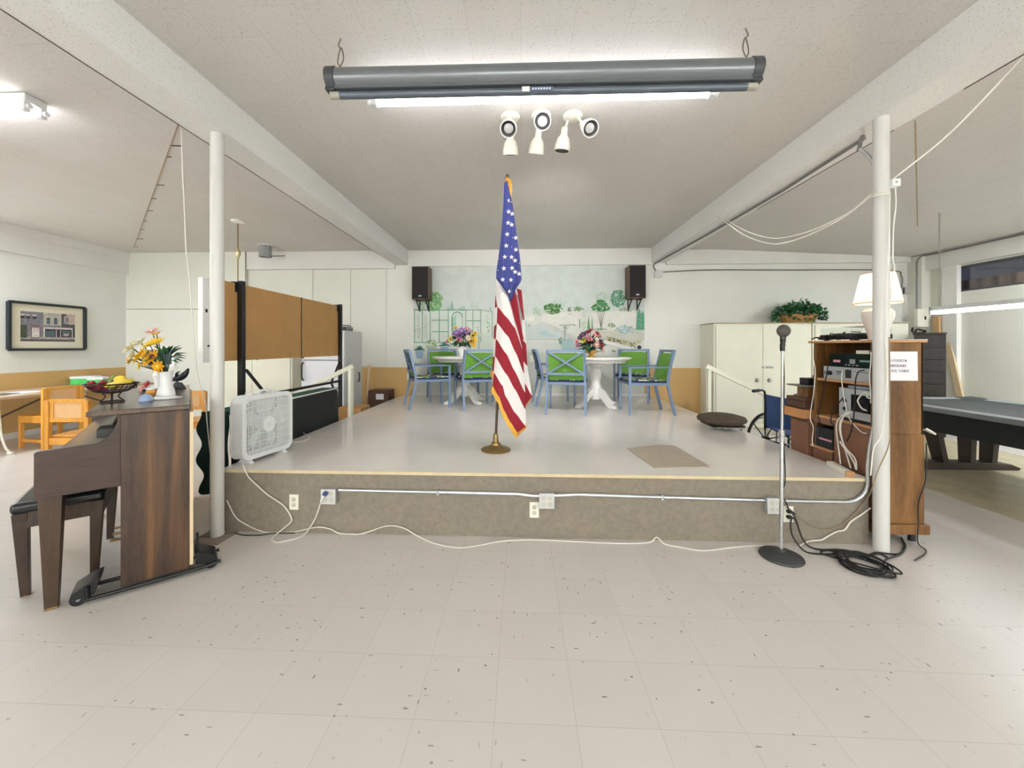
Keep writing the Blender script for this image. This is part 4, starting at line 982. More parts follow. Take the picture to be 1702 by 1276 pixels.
# bench
bc_ = Vector((-2.896, 2.41, 0))
t = thing('piano_bench', 'dark wooden piano bench with black vinyl seat pushed under the keyboard', 'bench', bc_, PR)
G().b2((-.185, -.37, .475), (.185, .37, .535)).obj('seat', VINYL, t, bevel=.022, segs=3)
g = G()
for s in (-1, 1): g.b2((s * .165 - .012, -.34, .39), (s * .165 + .012, .34, .475)).b2((-.165, s * .34 - .012, .39), (.165, s * .34 + .012, .475))
g.obj('apron', WALNUTL, t, smooth=0)
for sx in (-1, 1):
    for sy in (-1, 1):
        G().bar((sx * .135, sy * .31, 0), (sx * .15, sy * .325, .475), .036, .036, 0, (0, 1, 0), .06, .06).cyl((sx * .135, sy * .31, 0), (sx * .135, sy * .31, .008), .02, n=12, m=1).obj('leg', [WALNUTL, BRASS], t, bevel=.003)
# things on the piano
ZL = 1.0455
p = atz(243, 666, ZL)
t = thing('blue_dome', 'small pale blue dome ornament at the near edge of the piano lid', 'ornament', p)
G().lathe([(0, 0), (.036, 0), (.037, .006), (.034, .02), (.026, .034), (.014, .042), (.006, .046), (0, .05)], 24).obj('dome', BLUED, t)
p = atz(276, 662, ZL)
ft = thing('flower_vase', 'white vase of yellow silk flowers with one pink rose on the piano', 'flowers', p)
G().lathe([(0, 0), (.085, 0), (.09, .006), (.06, .012), (.055, .018), (0, .02)], 32).obj('saucer', PORC, ft)
G().lathe([(0, .02), (.05, .02), (.052, .03), (.046, .06), (.036, .09), (.034, .15), (.04, .18), (.044, .185), (.038, .185), (0, .13)], 28).obj('vase', PORC, ft)
Bq = []
K5 = 2.72 / 650 / 8.508
for (x, y, r, m, m2) in ((520, 140, .042, PINK, CREAMP), (565, 165, .03, GOLDP, CREAMP), (620, 285, .05, YEL, GOLDP), (515, 315, .045, YEL, GOLDP), (245, 350, .055, CREAMP, YEL), (340, 285, .05, CREAMP, CREAMP), (375, 450, .055, GOLDP, YEL), (460, 440, .04, YEL, GOLDP), (550, 480, .06, GOLDP, PLUM), (490, 530, .045, GOLDP, YEL), (210, 510, .04, GOLDP, YEL), (330, 500, .04, YEL, CREAMP), (610, 600, .05, GOLDP, YEL), (370, 590, .035, YEL, CREAMP), (260, 460, .045, CREAMP, YEL)):
    Bq.append(((x - 605) * K5 * .95, -.05 - .03 * random.random(), (1035 - y) * K5 - .25, r, m, m2))
bouquet(ft, (0, 0, .26), .10, .15, [(a, b, c, r * 1.05, m, m2) for a, b, c, r, m, m2 in Bq], 34, 9, (0, 1, 1), .05)
p = atz(262, 648, ZL)
t = thing('slate_sign', 'small dark slate in a white scrolled frame behind the yellow silk flowers', 'sign', p, math.radians(12))
G().lathe([(0, 0), (.075, 0), (.078, .01), (.05, .025), (.022, .04), (.024, .09), (.034, .12), (.02, .16), (.016, .19), (0, .19)], 28).obj('stand', PORC, t)
g = G()
for (a, b) in (((-.12, .19), (.12, .21)), ((-.12, .33), (.12, .35)), ((-.13, .19), (-.11, .35)), ((.11, .19), (.13, .35))): g.b2((a[0], -.012, a[1]), (b[0], .012, b[1]))
for s in (-1, 1): g.tube(spline([(s * .02, 0, .185), (s * .07, 0, .16), (s * .13, 0, .165), (s * .14, 0, .19), (s * .115, 0, .185)], 5), .006, 6).tube(spline([(s * .13, 0, .21), (s * .16, 0, .24), (s * .15, 0, .29), (s * .13, 0, .32)], 5), .005, 6)
g.obj('frame', PORC, t, smooth=30); G().b2((-.11, -.004, .21), (.11, .006, .33)).obj('slate', mat('slate', (84, 92, 104), .7), t, smooth=0)
p = atz(297, 646, ZL)
t = thing('bird_figurine', 'black bird figurine with raised tail on the piano behind the flower vase', 'figurine', p, .3)
G().prism([(-.05, 0), (.05, 0), (.02, .05), (-.02, .06)], 'y', -.02, .02).obj('perch', mat('speckled', (70, 70, 74), .6, var=.5, scale=90), t, bevel=.006)
G().tube(spline([(-.05, 0, .075), (-.02, 0, .085), (.02, 0, .10), (.05, 0, .13), (.07, 0, .17)], 6), lambda k: .006 + .022 * math.sin(PI * min(1, k * .9 + .08)), 10).tube(spline([(-.01, 0, .09), (.0, -.03, .13), (.03, -.045, .15)], 4), lambda k: .014 * (1 - k) + .003, 8).tube([(-.01, 0, .05), (-.01, 0, .09)], .006, 6).ball((-.055, 0, .072), (.02, .017, .017)).tube([(-.07, 0, .07), (-.1, 0, .062)], lambda k: .006 * (1 - k) + .001, 6).obj('bird_body', mat('gloss_black', (34, 38, 46), .25), t)
p = atz(243, 652, ZL)
t = thing('silk_flower', 'red and pink silk flower lying on the piano beside the blue dome', 'flower', p)
G().bloom((.015, 0, .06), (-.2, -1, .5), .035, 6, 0).obj('blossom', [ROSE], t, solid=.002); G().bloom((-.02, -.01, .03), (-.3, -1, .3), .03, 6, 0).obj('blossom', [PINK], t, solid=.002); G().bloom((-.035, 0, .016), (-.5, -1, 0), .02, 5, 0).obj('blossom', [MAUVE], t, solid=.002)
G().leaf((-.01, .02, .01), (-1, .2, .15), .09, .03).leaf((.02, .02, .01), (1, .3, .3), .07, .03).tube([(-.06, .03, .006), (.06, .03, .006)], .005, 5).obj('stem', LEAFD, t, solid=.002)
p = atz(252, 656, ZL)
t = thing('trinket_box', 'small orange and yellow trinket on the piano between blue dome and white vase', 'ornament', p, .3)
G().ball((0, 0, .019), (.04, .018, .019), 12).obj('trinket_body', mat('orange_gloss', (230, 160, 58), .4), t); G().ball((.04, 0, .024), (.017, .017, .02), 10).obj('trinket_end', REDP, t)
# wire compote
p = atz(186, 668, ZL)
t = thing('wire_fruit_bowl', 'dark wire footed bowl of artificial fruit on the piano lid', 'bowl', p)
g = G(); WIRE = mat('dark_wire', (48, 34, 32), .5, .4)
cir = lambda r, z, n=28: [(r * math.cos(2 * PI * i / n), r * math.sin(2 * PI * i / n), z) for i in range(n)]
g.tube(cir(.058, .004), .004, 6, 0, True).tube(cir(.128, .118), .005, 6, 0, True).tube(cir(.045, .062), .004, 6, 0, True).tube(cir(.1, .085), .003, 6, 0, True).tube(cir(.075, .07), .003, 6, 0, True)
for i in range(4): a = PI / 4 + i * PI / 2; g.tube(spline([(.058 * math.cos(a), .058 * math.sin(a), .004), (.03 * math.cos(a), .03 * math.sin(a), .035), (.045 * math.cos(a), .045 * math.sin(a), .062)], 4), .004, 6)
for i in range(22): a = 2 * PI * i / 22; g.tube(spline([(.02 * math.cos(a), .02 * math.sin(a), .062), (.08 * math.cos(a + .15), .08 * math.sin(a + .15), .072), (.128 * math.cos(a + .3), .128 * math.sin(a + .3), .118)], 4), .0025, 5)
for s in (-1, 1): g.tube(spline([(s * .128, 0, .118), (s * .16, 0, .13), (s * .165, 0, .10), (s * .14, 0, .09)], 4), .004, 6)
g.obj('wire_frame', WIRE, t)
def fruit(n_, lab, fn, m):
    o = fn(G()).obj(n_, m); o.location = p; tag(o, lab, 'fruit')
random.seed(4)
def grapes(g):
    for i in range(30): g.ball((-.03 + random.uniform(-.035, .035), -.06 + random.uniform(-.03, .03), .086 + random.random() * .05), .0125, 8)
    return g
fruit('grapes', 'dark red bunch of artificial grapes in the wire bowl', grapes, mat('grape_red', (142, 30, 56), .35))
fruit('lemon', 'yellow artificial lemon highest in the wire bowl', lambda g: g.ball((.035, .02, .142), (.04, .026, .026), 14), YEL)
fruit('banana', 'yellow artificial banana at the outer edge of the wire bowl', lambda g: g.tube(spline([(.03, -.07, .108), (.075, -.045, .12), (.1, .0, .132), (.1, .04, .14)], 5), lambda k: .008 + .012 * math.sin(PI * k), 9), mat('banana', (236, 212, 84), .5))
fruit('pear', 'green artificial pear in the wire bowl next to the red grapes', lambda g: g.ball((-.035, .045, .11), (.034, .034, .034), 12).ball((-.035, .045, .145), (.02, .02, .026), 10), mat('pear', (124, 140, 56), .45))

# ---------------------------------------------------------------- wooden cane chairs, folding table, wall picture
def wood_chair():
    t = thing('wooden_chair', '', 'chair', (0, 0, 0), 0, 'light orange wooden chairs with cane backs')
    for s in (-1, 1):
        G().b2((s * .205 - .022, .18, 0), (s * .205 + .022, .225, .83)).obj('rear_leg', ORANGE, t, bevel=.004)
        G().b2((s * .205 - .022, -.225, 0), (s * .205 + .022, -.18, .43)).obj('front_leg', ORANGE, t, bevel=.004)
        G().b2((s * .205 - .012, -.18, .09), (s * .205 + .012, .18, .13)).obj('stretcher', ORANGE, t, smooth=0)
    g = G().b2((-.2, .17, .805), (.2, .215, .84)).b2((-.2, .185, .60), (.2, .212, .64)).b2((-.18, .186, .63), (-.145, .212, .81)).b2((.145, .186, .63), (.18, .212, .81))
    g.obj('back_frame', ORANGE, t, smooth=0)
    G().b2((-.15, .194, .635), (.15, .203, .81)).obj('cane_panel', CANE, t, smooth=0)
    g = G()
    for s in (-1, 1): g.b2((s * .205 - .015, -.19, .36), (s * .205 + .015, .2, .43))
    g.b2((-.2, -.215, .36), (.2, -.185, .43)).b2((-.2, .185, .36), (.2, .215, .43)); g.obj('seat_rail', ORANGE, t, smooth=0)
    G().b2((-.225, -.235, .43), (.225, .178, .452)).obj('seat', ORANGE, t, bevel=.006)
    return t
wc = wood_chair(); wc.location = (-6.66, 5.28, 0); wc.rotation_euler[2] = math.radians(172 + 90); wc['label'] = 'orange wooden chair with cane back drawn up to the folding table by the left wall'
dup(wc, (-4.83, 4.16, 0), math.radians(94 + 90), 'orange wooden chair with cane back standing free, seen from behind over the piano keyboard')
dup(wc, (-4.30, 4.95, 0), math.radians(200), 'orange wooden chair almost wholly hidden, peeking out beyond the far corner of the piano')
t = thing('folding_table', 'long brown topped folding table along the left wall', 'table', (-7.22, 5.67, 0))
G().b2((-.5, -1.22, .71), (.5, 1.22, .745)).obj('tabletop', TABLET, t, bevel=.005)
for sy in (-1, 1):
    G().tube(spline([(.42, sy * .87, .70), (.46, sy * .87, .3), (.52, sy * .87, .10), (.585, sy * .87, .025)], 5), .013, 8).cyl((.56, sy * .87, .018), (.625, sy * .87, .018), .018).tube(spline([(-.42, sy * .87, .70), (-.43, sy * .87, .3), (-.44, sy * .87, .015)], 4), .013, 8).tube([(-.42, sy * .87, .3), (.45, sy * .87, .3)], .01, 8).obj('leg_frame', IVORY, t)
    G().bar((.2, sy * .8, .4), (.2, sy * .1, .70), .03, .015).obj('brace', mat('brace_brown', (92, 76, 58), .5), t)
for (px, py, s, lab) in ((143, 638, 1, 'wider of the two green plastic boxes on the folding table'), (163, 640, .6, 'smaller green plastic box on the folding table, nearer the wire bowl')):
    q = atz(px, py, .745)
    bt = thing('plastic_box', lab, 'box', (q.x, q.y, .745), .55, 'green plastic boxes')
    G().b2((-.16 * s, -.12, 0), (.16 * s, .12, .10)).obj('box_body', GREENBOX, bt, bevel=.008); G().b2((-.165 * s, -.125, .10), (.165 * s, .125, .14)).obj('lid', WPLAST, bt, bevel=.006)
q = atz(30, 653, .745); tag(G().box((q.x, q.y, .7475), (.3, .5, .004), 0, Matrix.Rotation(.2, 3, 'Z')).obj('paper_sheet', PAPER, smooth=0), 'white papers lying on the folding table', 'paper')
q = atz(6, 655.5, .745); tag(G().box((q.x + .03, q.y, .7525), (.16, .2, .008), 0, Matrix.Rotation(.3, 3, 'Z')).obj('dark_folder', DKGREY, smooth=0), 'dark folder on the papers at the near end of the folding table', 'folder')
# framed picture
t = thing('framed_picture', 'black framed print of an old street front on the left wall', 'picture', (XL, 6.1, 1.72))
W2, H2 = .515, .365
g = G()
for s in (-1, 1): g.b2((0, s * W2 - .022, -H2), (.045, s * W2 + .022, H2)).b2((0, -W2, s * H2 - .02), (.045, W2, s * H2 + .02))
g.obj('frame', FRAMEM, t, bevel=.004)
G().b2((.004, -W2 + .01, -H2 + .01), (.012, W2 - .01, H2 - .01)).obj('mat_board', MATB, t, smooth=0)
pal = [(128, 126, 136), (164, 160, 160), (186, 182, 174), (92, 88, 96), (60, 54, 60), (120, 66, 62), (196, 174, 166), (84, 104, 112), (212, 206, 204), (66, 76, 60)]
pm = [mat('print_%d' % i, c, .5, var=.25, scale=30) for i, c in enumerate(pal)]
g = G(); k0 = [0]
def pr(y0, y1, z0, z1, c):
    k0[0] += 1; g.b2((.010, y0, z0), (.013 + .00012 * k0[0], y1, z1), c)
a, b, lo, hi = -.37, .37, -.235, .235
pr(a, b, lo, hi, 1); pr(a, -.08, lo, hi, 0); pr(-.08, .17, lo, hi, 2); pr(.17, b, lo, hi, 3); pr(.24, b, .06, hi, 6); pr(a, b, lo, -.16, 1); pr(a, b, lo, -.2, 3)
pr(a, -.29, -.18, .02, 9); pr(-.24, -.12, -.18, .02, 5); pr(-.23, -.13, -.17, -.02, 8); pr(-.24, -.12, -.01, .0, 6)
for y in (-.37, -.30, -.22): pr(y, y + .05, .12, .16, 4); pr(y, y + .05, .17, .19, 8)
for y in (-.035, .065): pr(y, y + .045, .05, .15, 7); pr(y, y + .045, .13, .15, 4)
pr(-.08, .17, .0, .03, 0); pr(-.08, .33, -.03, 0, 8); pr(-.07, .36, -.16, -.03, 4); pr(-.05, .07, -.15, -.06, 7); pr(.09, .10, -.16, -.04, 8); pr(.15, .16, -.16, -.04, 8); pr(.18, .30, -.14, -.05, 7); pr(.2, .27, -.14, -.1, 6); pr(.32, .335, -.16, -.03, 8); pr(-.075, -.06, -.16, -.03, 8)
pr(.2, .27, .06, .18, 0); pr(.215, .225, .08, .2, 8); pr(.235, .275, .06, .10, 1); pr(.1, .25, -.2, -.18, 6)
g.obj('print', pm, t, smooth=0)

# ---------------------------------------------------------------- draped green table and hardboard stand, left of the stage
t = thing('covered_table', 'long narrow table draped in dark green and black cloth between the piano and the stage', 'table', (-2.50, 4.0, 0))
x0, x1, y0, y1, zt = -.09, .15, -.92, .98, .87
G().b2((x0 + .01, y0 + .01, zt - .03), (x1 - .012, y1 - .01, zt)).obj('tabletop', GREENF, t, bevel=.004)
def sd(u, v):
    y = y0 + (y1 - y0) * u; e = max(0, u - .93) / .07; z = zt - .005 - .72 * v - (.05 * e * e) * (1 - v)
    return Vector((x1 + .006 * math.sin(u * 30 + v * 2) * v + .02 * v - .03 * e, y, z + .0))
G().grid(sd, 40, 14).obj('black_drape', BLKCLOTH, t, smooth=80, solid=.006)
def en(u, v):
    x = x0 + (x1 - x0) * u; z = zt + .004 - .66 * v
    return Vector((x - .012 + .02 * math.sin(v * 17 + 1) * (1 - u), y0 - .02 - .022 * (math.sin(u * 11 + v * 5) * .6 + .6 * math.sin(v * 13 + u * 3)) * (.3 + v), z))
G().grid(en, 16, 26).obj('green_drape', DKGREEN, t, smooth=80, solid=.006)
g = G().tube([(x1 + .003, y0 + .0, zt), (x1 + .003, y1 - .14, zt), (x1 - .005, y1 - .06, zt - .012), (x1 - .025, y1 - .005, zt - .045)], .008, 6)
g.obj('white_piping', WHITE, t)
for sx in (x0 + .05, x1 - .06):
    for sy in (y0 + .12, y1 - .15): G().b2((sx - .02, sy - .02, 0), (sx + .02, sy + .02, zt - .03)).obj('leg', BLACK, t, smooth=0)
XP = -2.765
t = thing('hardboard_stand', 'tall stand of brown hardboard panels on black steel posts left of the stage', 'display stand', (XP, 4.6, 0))
def L(y): return y - 4.6
for a, b in ((3.40, 4.79), (4.805, 5.93)): G().b2((-.012, L(a), 1.265), (.008, L(b), 2.015)).obj('panel', PEG, t, smooth=0)
G().b2((-.03, L(3.27), 1.26), (.012, L(3.395), 2.0)).b2((.012, L(3.30), 1.70), (.016, L(3.318), 1.73), 1).b2((.012, L(3.32), 1.40), (.017, L(3.37), 1.415), 1).obj('white_end_panel', [mat('white_board', (250, 250, 250), .4, var=.01), BLACK], t, smooth=0)
for y, w in ((3.71, .05), (5.80, .042)):
    G().b2((.009, L(y) - w / 2, 0.0), (.009 + .05, L(y) + w / 2, 2.04)).b2((-.04, L(y) - w / 2 - .03, 1.93), (.012, L(y) + w / 2 - .03, 2.03)).obj('post', BLACK, t, bevel=.003)
    G().b2((-.10, L(y) - .03, 0), (.07, L(y) + .03, .03)).obj('foot', BLACK, t, bevel=.003)
G().bar((.036, L(3.75), .885), (.036, L(5.78), .885), .035, .03).obj('rail', BLACK, t, smooth=0)
G().bar((.045, L(3.76), 1.17), (.045, L(4.06), .89), .02, .024).obj('brace', BLACK, t, smooth=0)
G().bar((.045, L(5.76), 1.17), (.045, L(5.50), .89), .02, .024).obj('brace', BLACK, t, smooth=0); G().bar((.045, L(5.50), .88), (.045, L(5.70), .62), .02, .024).obj('brace', BLACK, t, smooth=0)
G().b2((.0085, L(4.79), 1.25), (.012, L(4.805), 2.02)).obj('joint_strip', BLACK, t, smooth=0)

# ---------------------------------------------------------------- box fan
fr = math.radians(78.7)
t = thing('box_fan', 'white box fan standing on the front corner of the stage', 'fan', (-2.165, 3.20, SZ), fr)
W, Hh = .50, .50; zb = .035
def rrect(w, h, r, n=6):
    o = []
    for (cx_, cy_, a0) in ((w - r, h - r, 0), (-w + r, h - r, 90), (-w + r, -h + r, 180), (w - r, -h + r, 270)):
        for i in range(n + 1):
            a = math.radians(a0 + 90 * i / n); o.append((cx_ + r * math.cos(a), cy_ + r * math.sin(a)))
    return o
zc = zb + Hh / 2
def ring(g, outer, inner, ya, yb, m=0):
    n_ = len(outer); vs = [(x, y_, z + zc) for y_ in (ya, yb) for (x, z) in outer] + [(x, y_, z + zc) for y_ in (ya, yb) for (x, z) in inner]; fs = []
    for i in range(n_):
        j = (i + 1) % n_
        fs += [(i, j, n_ + j, n_ + i), (2 * n_ + i, 3 * n_ + i, 3 * n_ + j, 2 * n_ + j), (i, 2 * n_ + i, 2 * n_ + j, j), (n_ + i, n_ + j, 3 * n_ + j, 3 * n_ + i)]
    return g.add(vs, fs, m)
g = ring(G(), rrect(W / 2, Hh / 2, .07), rrect(W / 2 - .012, Hh / 2 - .012, .06), -.055, .055); g.obj('housing', WPLAST, t)
for sy, nm in ((-1, 'front_grille'), (1, 'back_grille')):
    g = ring(G(), rrect(W / 2 + .004, Hh / 2 + .004, .072), rrect(W / 2 - .03, Hh / 2 - .03, .05), sy * .05, sy * .06)
    nb = 32 if sy < 0 else 12
    for i in range(nb):
        x = -W / 2 + .03 + (W - .06) * (i + .5) / nb; h = Hh / 2 - .03
        g.b2((x - .002, sy * .052 - .003, zc - h), (x + .002, sy * .052 + .003, zc + h))
    for i in range(7):
        z = zc - Hh / 2 + .03 + (Hh - .06) * (i + .5) / 7
        g.b2((-W / 2 + .02, sy * .054 - .0015, z - .0015), (W / 2 - .02, sy * .054 + .0015, z + .0015))
    if sy < 0:
        g.cyl((0, -.055, zc), (0, -.062, zc), .062, n=32)
        for s in (-1, 1): g.b2((s * .012 - .005, -.066, zc - .02), (s * .012 + .005, -.062, zc + .02))
    g.obj(nm, WPLAST, t, smooth=30)
g = G().cyl((0, -.03, zc), (0, .03, zc), .05, n=24)
for k in range(5):
    a = 2 * PI * k / 5 + .25; e, f = Vector((math.cos(a), 0, math.sin(a))), Vector((-math.sin(a), 0, math.cos(a))); c0 = Vector((0, 0, zc))
    def bl(u, v, e=e, f=f, c0=c0):
        r = .04 + .16 * u; w = (.05 + .10 * u) * (1 - .25 * max(0, u - .85) / .15)
        return c0 + e * r + f * (v - .5) * w + Vector((0, (v - .5) * .05, 0))
    b = G().grid(bl, 6, 5); g.add(b.v, b.f)
g.obj('blades', mat('fan_blade', (236, 238, 240), .4, var=.02), t, smooth=50, solid=.003)
G().tube(spline([(-.07, -.02, zc + Hh / 2 - .004), (-.06, -.02, zc + Hh / 2 + .028), (.06, -.02, zc + Hh / 2 + .028), (.07, -.02, zc + Hh / 2 - .004)], 5), .011, 8).obj('handle', WPLAST, t)
G().cyl((-.14, 0, zc + Hh / 2), (-.14, 0, zc + Hh / 2 + .028), .026, n=18).obj('speed_knob', WPLAST, t, bevel=.003)
for s in (-1, 1): G().prism([(-.07, 0), (.07, 0), (.05, .02), (.02, .045), (-.02, .045), (-.05, .02)], 'x', s * .17 - .02, s * .17 + .02).obj('foot', WPLAST, t, bevel=.004)
def cord(name, pts, r, m, label, k=6, cat='cord'): return tag(G().tube(spline(pts, k), r, 7).obj(name, m), label, cat)
YC = SY - .02
ps = [aty(404, 770, SY + .05), aty(405, 776, SY - .03)] + [aty(x, y, YC) for x, y in ((413, 792), (427, 806), (445, 822), (462, 833), (474, 843), (484, 860))] + [aty(482, 869, YC)] + [atz(x, y, .006) for x, y in ((460, 887), (452, 896), (462, 901), (495, 894), (508, 886))] + [aty(x, y, YC - .02) for x, y in ((518, 872), (526, 857), (533, 836))] + [aty(539, 823, SY - .07)]
cord('extension_cord', ps, .0045, WCORD, 'white cord dropping from the box fan over the stage front to the outlet box')
t = thing('power_plug', 'blue plug with white tail in the metal outlet box near the fan', 'plug', aty(541, 820, SY - .066))
G().box((0, .0, .0), (.03, .04, .024), 0, Matrix.Rotation(.5, 3, 'Y')).obj('plug_body', mat('plug_blue', (58, 72, 128), .4), t, bevel=.004); G().bar((-.01, -.005, -.012), (-.035, 0, -.06), .02, .02, 0, (0, 1, 0), .012, .012).obj('plug_tail', WPLAST, t, bevel=.003)
ps = [aty(x, y, YC - .0) for x, y in ((377, 831), (389, 855), (403, 868))] + [atz(x, y, .006) for x, y in ((439, 883.5), (488, 883.5))] + [aty(x, y, YC) for x, y in ((526, 876), (549, 879))] + [atz(x, y, .006) for x, y in ((565, 886), (600, 887))] + [aty(642, 874, YC), aty(670, 877, YC)] + [atz(x, y, .006) for x, y in ((695, 891), (723, 903), (762, 910), (797, 906), (836, 899), (889, 897), (959, 900), (1000, 902), (1045, 903), (1080, 901))] + [aty(1091.5, 893, YC - .03)] + [atz(x, y, .006) for x, y in ((1105, 904), (1130, 909), (1170, 915), (1213, 910), (1251, 907), (1290, 908))]
cord('extension_cord', ps, .004, WCORD, 'long thin white cord wandering along the floor in front of the stage')
cord('extension_cord', [atz(x, y, .006) for x, y in ((330, 892), (350, 893), (372, 888), (390, 886), (405, 889), (432, 889), (455, 886), (490, 885.5))], .004, RUBBER, 'black cord on the floor at the foot of the left post')
cord('extension_cord', [aty(x, y, 3.04) for x, y in ((297, 203), (301, 215), (304, 300), (306, 335), (309, 410), (316, 480), (322, 560), (329, 625), (341, 668), (344, 700), (350, 760), (355, 800))], .004, WCORD, 'white cord hanging from the ceiling near the left post down to the green drape', cat='cord')
cord('extension_cord', [Vector((-2.432, y, 3.225)) for y in (3.06, 2.5, 1.5, .5)], .004, WCORD, 'white cord tacked along the left beam')
cord('extension_cord', [atz(x, y, SZ + .006) for x, y in ((469, 737), (480, 735), (503, 733), (515, 726), (507, 721), (500, 716))], .004, WCORD, 'short white cord lying on the stage beside the black drape')
# ---------------------------------------------------------------- stereo cabinet right of the stage
XF, Y0, Y1, D = 2.53, 2.905, 3.485, .325
t = thing('stereo_cabinet', 'tall oak stereo cabinet with open shelves of equipment behind the right white post', 'cabinet', (XF, Y0, 0))
W = Y1 - Y0
G().b2((0, 0, .775), (D, .022, 1.43)).obj('side_panel', OAK, t, bevel=.003); G().b2((0, W - .022, .775), (D, W, 1.43)).obj('side_panel', OAK, t, bevel=.003)
G().b2((-.012, -.004, .14), (D + .006, .022, .775)).obj('base_side', OAK, t, bevel=.003); G().b2((0, W - .022, .14), (D, W, .775)).obj('base_side', OAK, t, bevel=.003)
G().b2((-.02, -.02, .07), (D + .03, W, .14)).obj('plinth', OAK, t, bevel=.004)
G().b2((-.03, -.012, 1.43), (D + .02, W + .035, 1.448)).obj('top_board', OAKE, t, bevel=.002)
G().b2((D - .012, 0, .14), (D, W, 1.43)).obj('back_panel', mat('back_board', (92, 70, 48), .7), t, smooth=0)
for z in (1.135, .822): G().b2((.0, .022, z - .02), (D - .012, W - .022, z)).obj('shelf', OAKE, t, smooth=0)
for y in (.0, W - .03): G().b2((-.008, y, .82), (.0, y + .03, 1.43)).obj('stile', OAK, t, smooth=0)
G().b2((-.014, .0, .16), (0.0, .355, .755)).obj('door', BROWNP, t, bevel=.003); G().b2((-.014, .375, .16), (.0, W, .545)).obj('door', BROWNP, t, bevel=.003)
G().b2((-.01, .0, .757), (.02, W, .80)).obj('lower_rail', BROWNP, t, smooth=0)
G().b2((-.03, .36, .545), (.2, W + .012, .56)).obj('tray', OAKE, t, smooth=0)
for x in (.05, D - .03):
    for y in (.05, W - .06): G().cyl((x, y, 0), (x, y, .07), .022).obj('foot', BLACK, t)
LC = lambda x, y, z=0: Vector((XF + x, Y0 + y, z))
# equipment: all fronts look towards the stage
def gear(name, label, c0, c1, body, face=None, cat='amplifier'):
    o = thing(name, label, cat, LC(c0[0], (c0[1] + c1[1]) / 2, c0[2])); w = c1[1] - c0[1]; d = c1[0] - c0[0]; h = c1[2] - c0[2]
    G().b2((.004, -w / 2, 0), (d, w / 2, h)).obj('case', body, o, bevel=.003)
    if face: G().b2((0, -w / 2, 0), (.006, w / 2, h)).obj('front_panel', face, o, bevel=.001)
    return o, w, d, h
SILV = mat('gear_silver', (196, 198, 204), .35, .4, var=.03); DISP = mat('display_glass', (14, 15, 18), .1)
o, w, d, h = gear('amplifier', 'silver amplifier on the upper shelf of the stereo cabinet', (.015, .05, 1.1355), (.29, .50, 1.238), BLKPL, SILV)
for y, r in ((.15, .018), (.19, .012), (.06, .012)): G().cyl((-.02, y, .05), (.002, y, .05), r, n=18).obj('knob', STEEL if y != .15 else BLKPL, o)
G().b2((-.006, -.05, .02), (.001, .0, .085)).obj('volume_block', BLKPL, o, bevel=.002)
g = G()
for k in range(6): g.b2((-.003, .02 + k * .012, .06), (.001, .028 + k * .012, .068))
g.b2((-.002, -.2, .07), (.001, -.08, .074)).obj('buttons', DKGREY, o, smooth=0)
o, w, d, h = gear('receiver', 'black receiver lying on top of the silver amplifier', (.03, .05, 1.2385), (.30, .46, 1.345), BLKPL, DISP, 'receiver')
G().b2((-.003, .09, .035), (.001, .16, .055)).obj('lit_strip', mat('pink_label', (210, 150, 170), .4), o, smooth=0); G().b2((-.003, -.05, .03), (.001, .0, .065)).obj('display', mat('grey_disp', (150, 156, 158), .4), o, smooth=0); G().b2((-.003, -.18, .045), (.001, -.09, .06)).obj('display', mat('green_disp', (120, 150, 140), .4), o, smooth=0)
for k in range(4): G().cyl((-.012, .03 - k * .035, .018), (.002, .03 - k * .035, .018), .007, n=10).obj('knob', STEEL, o)
o, w, d, h = gear('tape_deck', 'large silver and black unit with dark square window inside the stereo cabinet', (.03, .04, .8225), (.31, .36, 1.075), BLKPL, SILV, 'tape deck')
G().b2((-.004, -.14, .08), (.001, .04, .21)).obj('window', DISP, o, smooth=0)
for y, z in ((.1, .15), (.1, .09)): G().cyl((-.01, y, z), (.002, y, z), .014, n=14).obj('knob', BLKPL, o)
G().b2((-.006, -.16, .0), (.0, .16, .022)).obj('base_strip', BLKPL, o, smooth=0); G().b2((.02, -.15, .2535), (.25, .1, .275)).obj('cable_cover', mat('paleblue', (180, 186, 200), .5), o, bevel=.003)
o, w, d, h = gear('mixer', 'black unit with pink label in the low open tray of the stereo cabinet', (-.01, .37, .562), (.2, .552, .725), BLKPL, DISP, 'mixer')
G().b2((-.004, -.08, .06), (.001, .05, .075)).obj('pink_stripe', mat('pink_label', (210, 150, 170), .4), o, smooth=0)
g = G()
for k in range(5): g.b2((-.003, .05, .06 + k * .018), (.001, .085, .066 + k * .018)).b2((-.003, .01, .06 + k * .018), (.001, .035, .066 + k * .018))
g.obj('buttons', DKGREY, o, smooth=0)
tag(G().b2(LC(.03, .09, 1.3455), LC(.22, .2, 1.372)).obj('cassette_box', IVORY, bevel=.002), 'small pale cassette box on top of the black receiver', 'box')
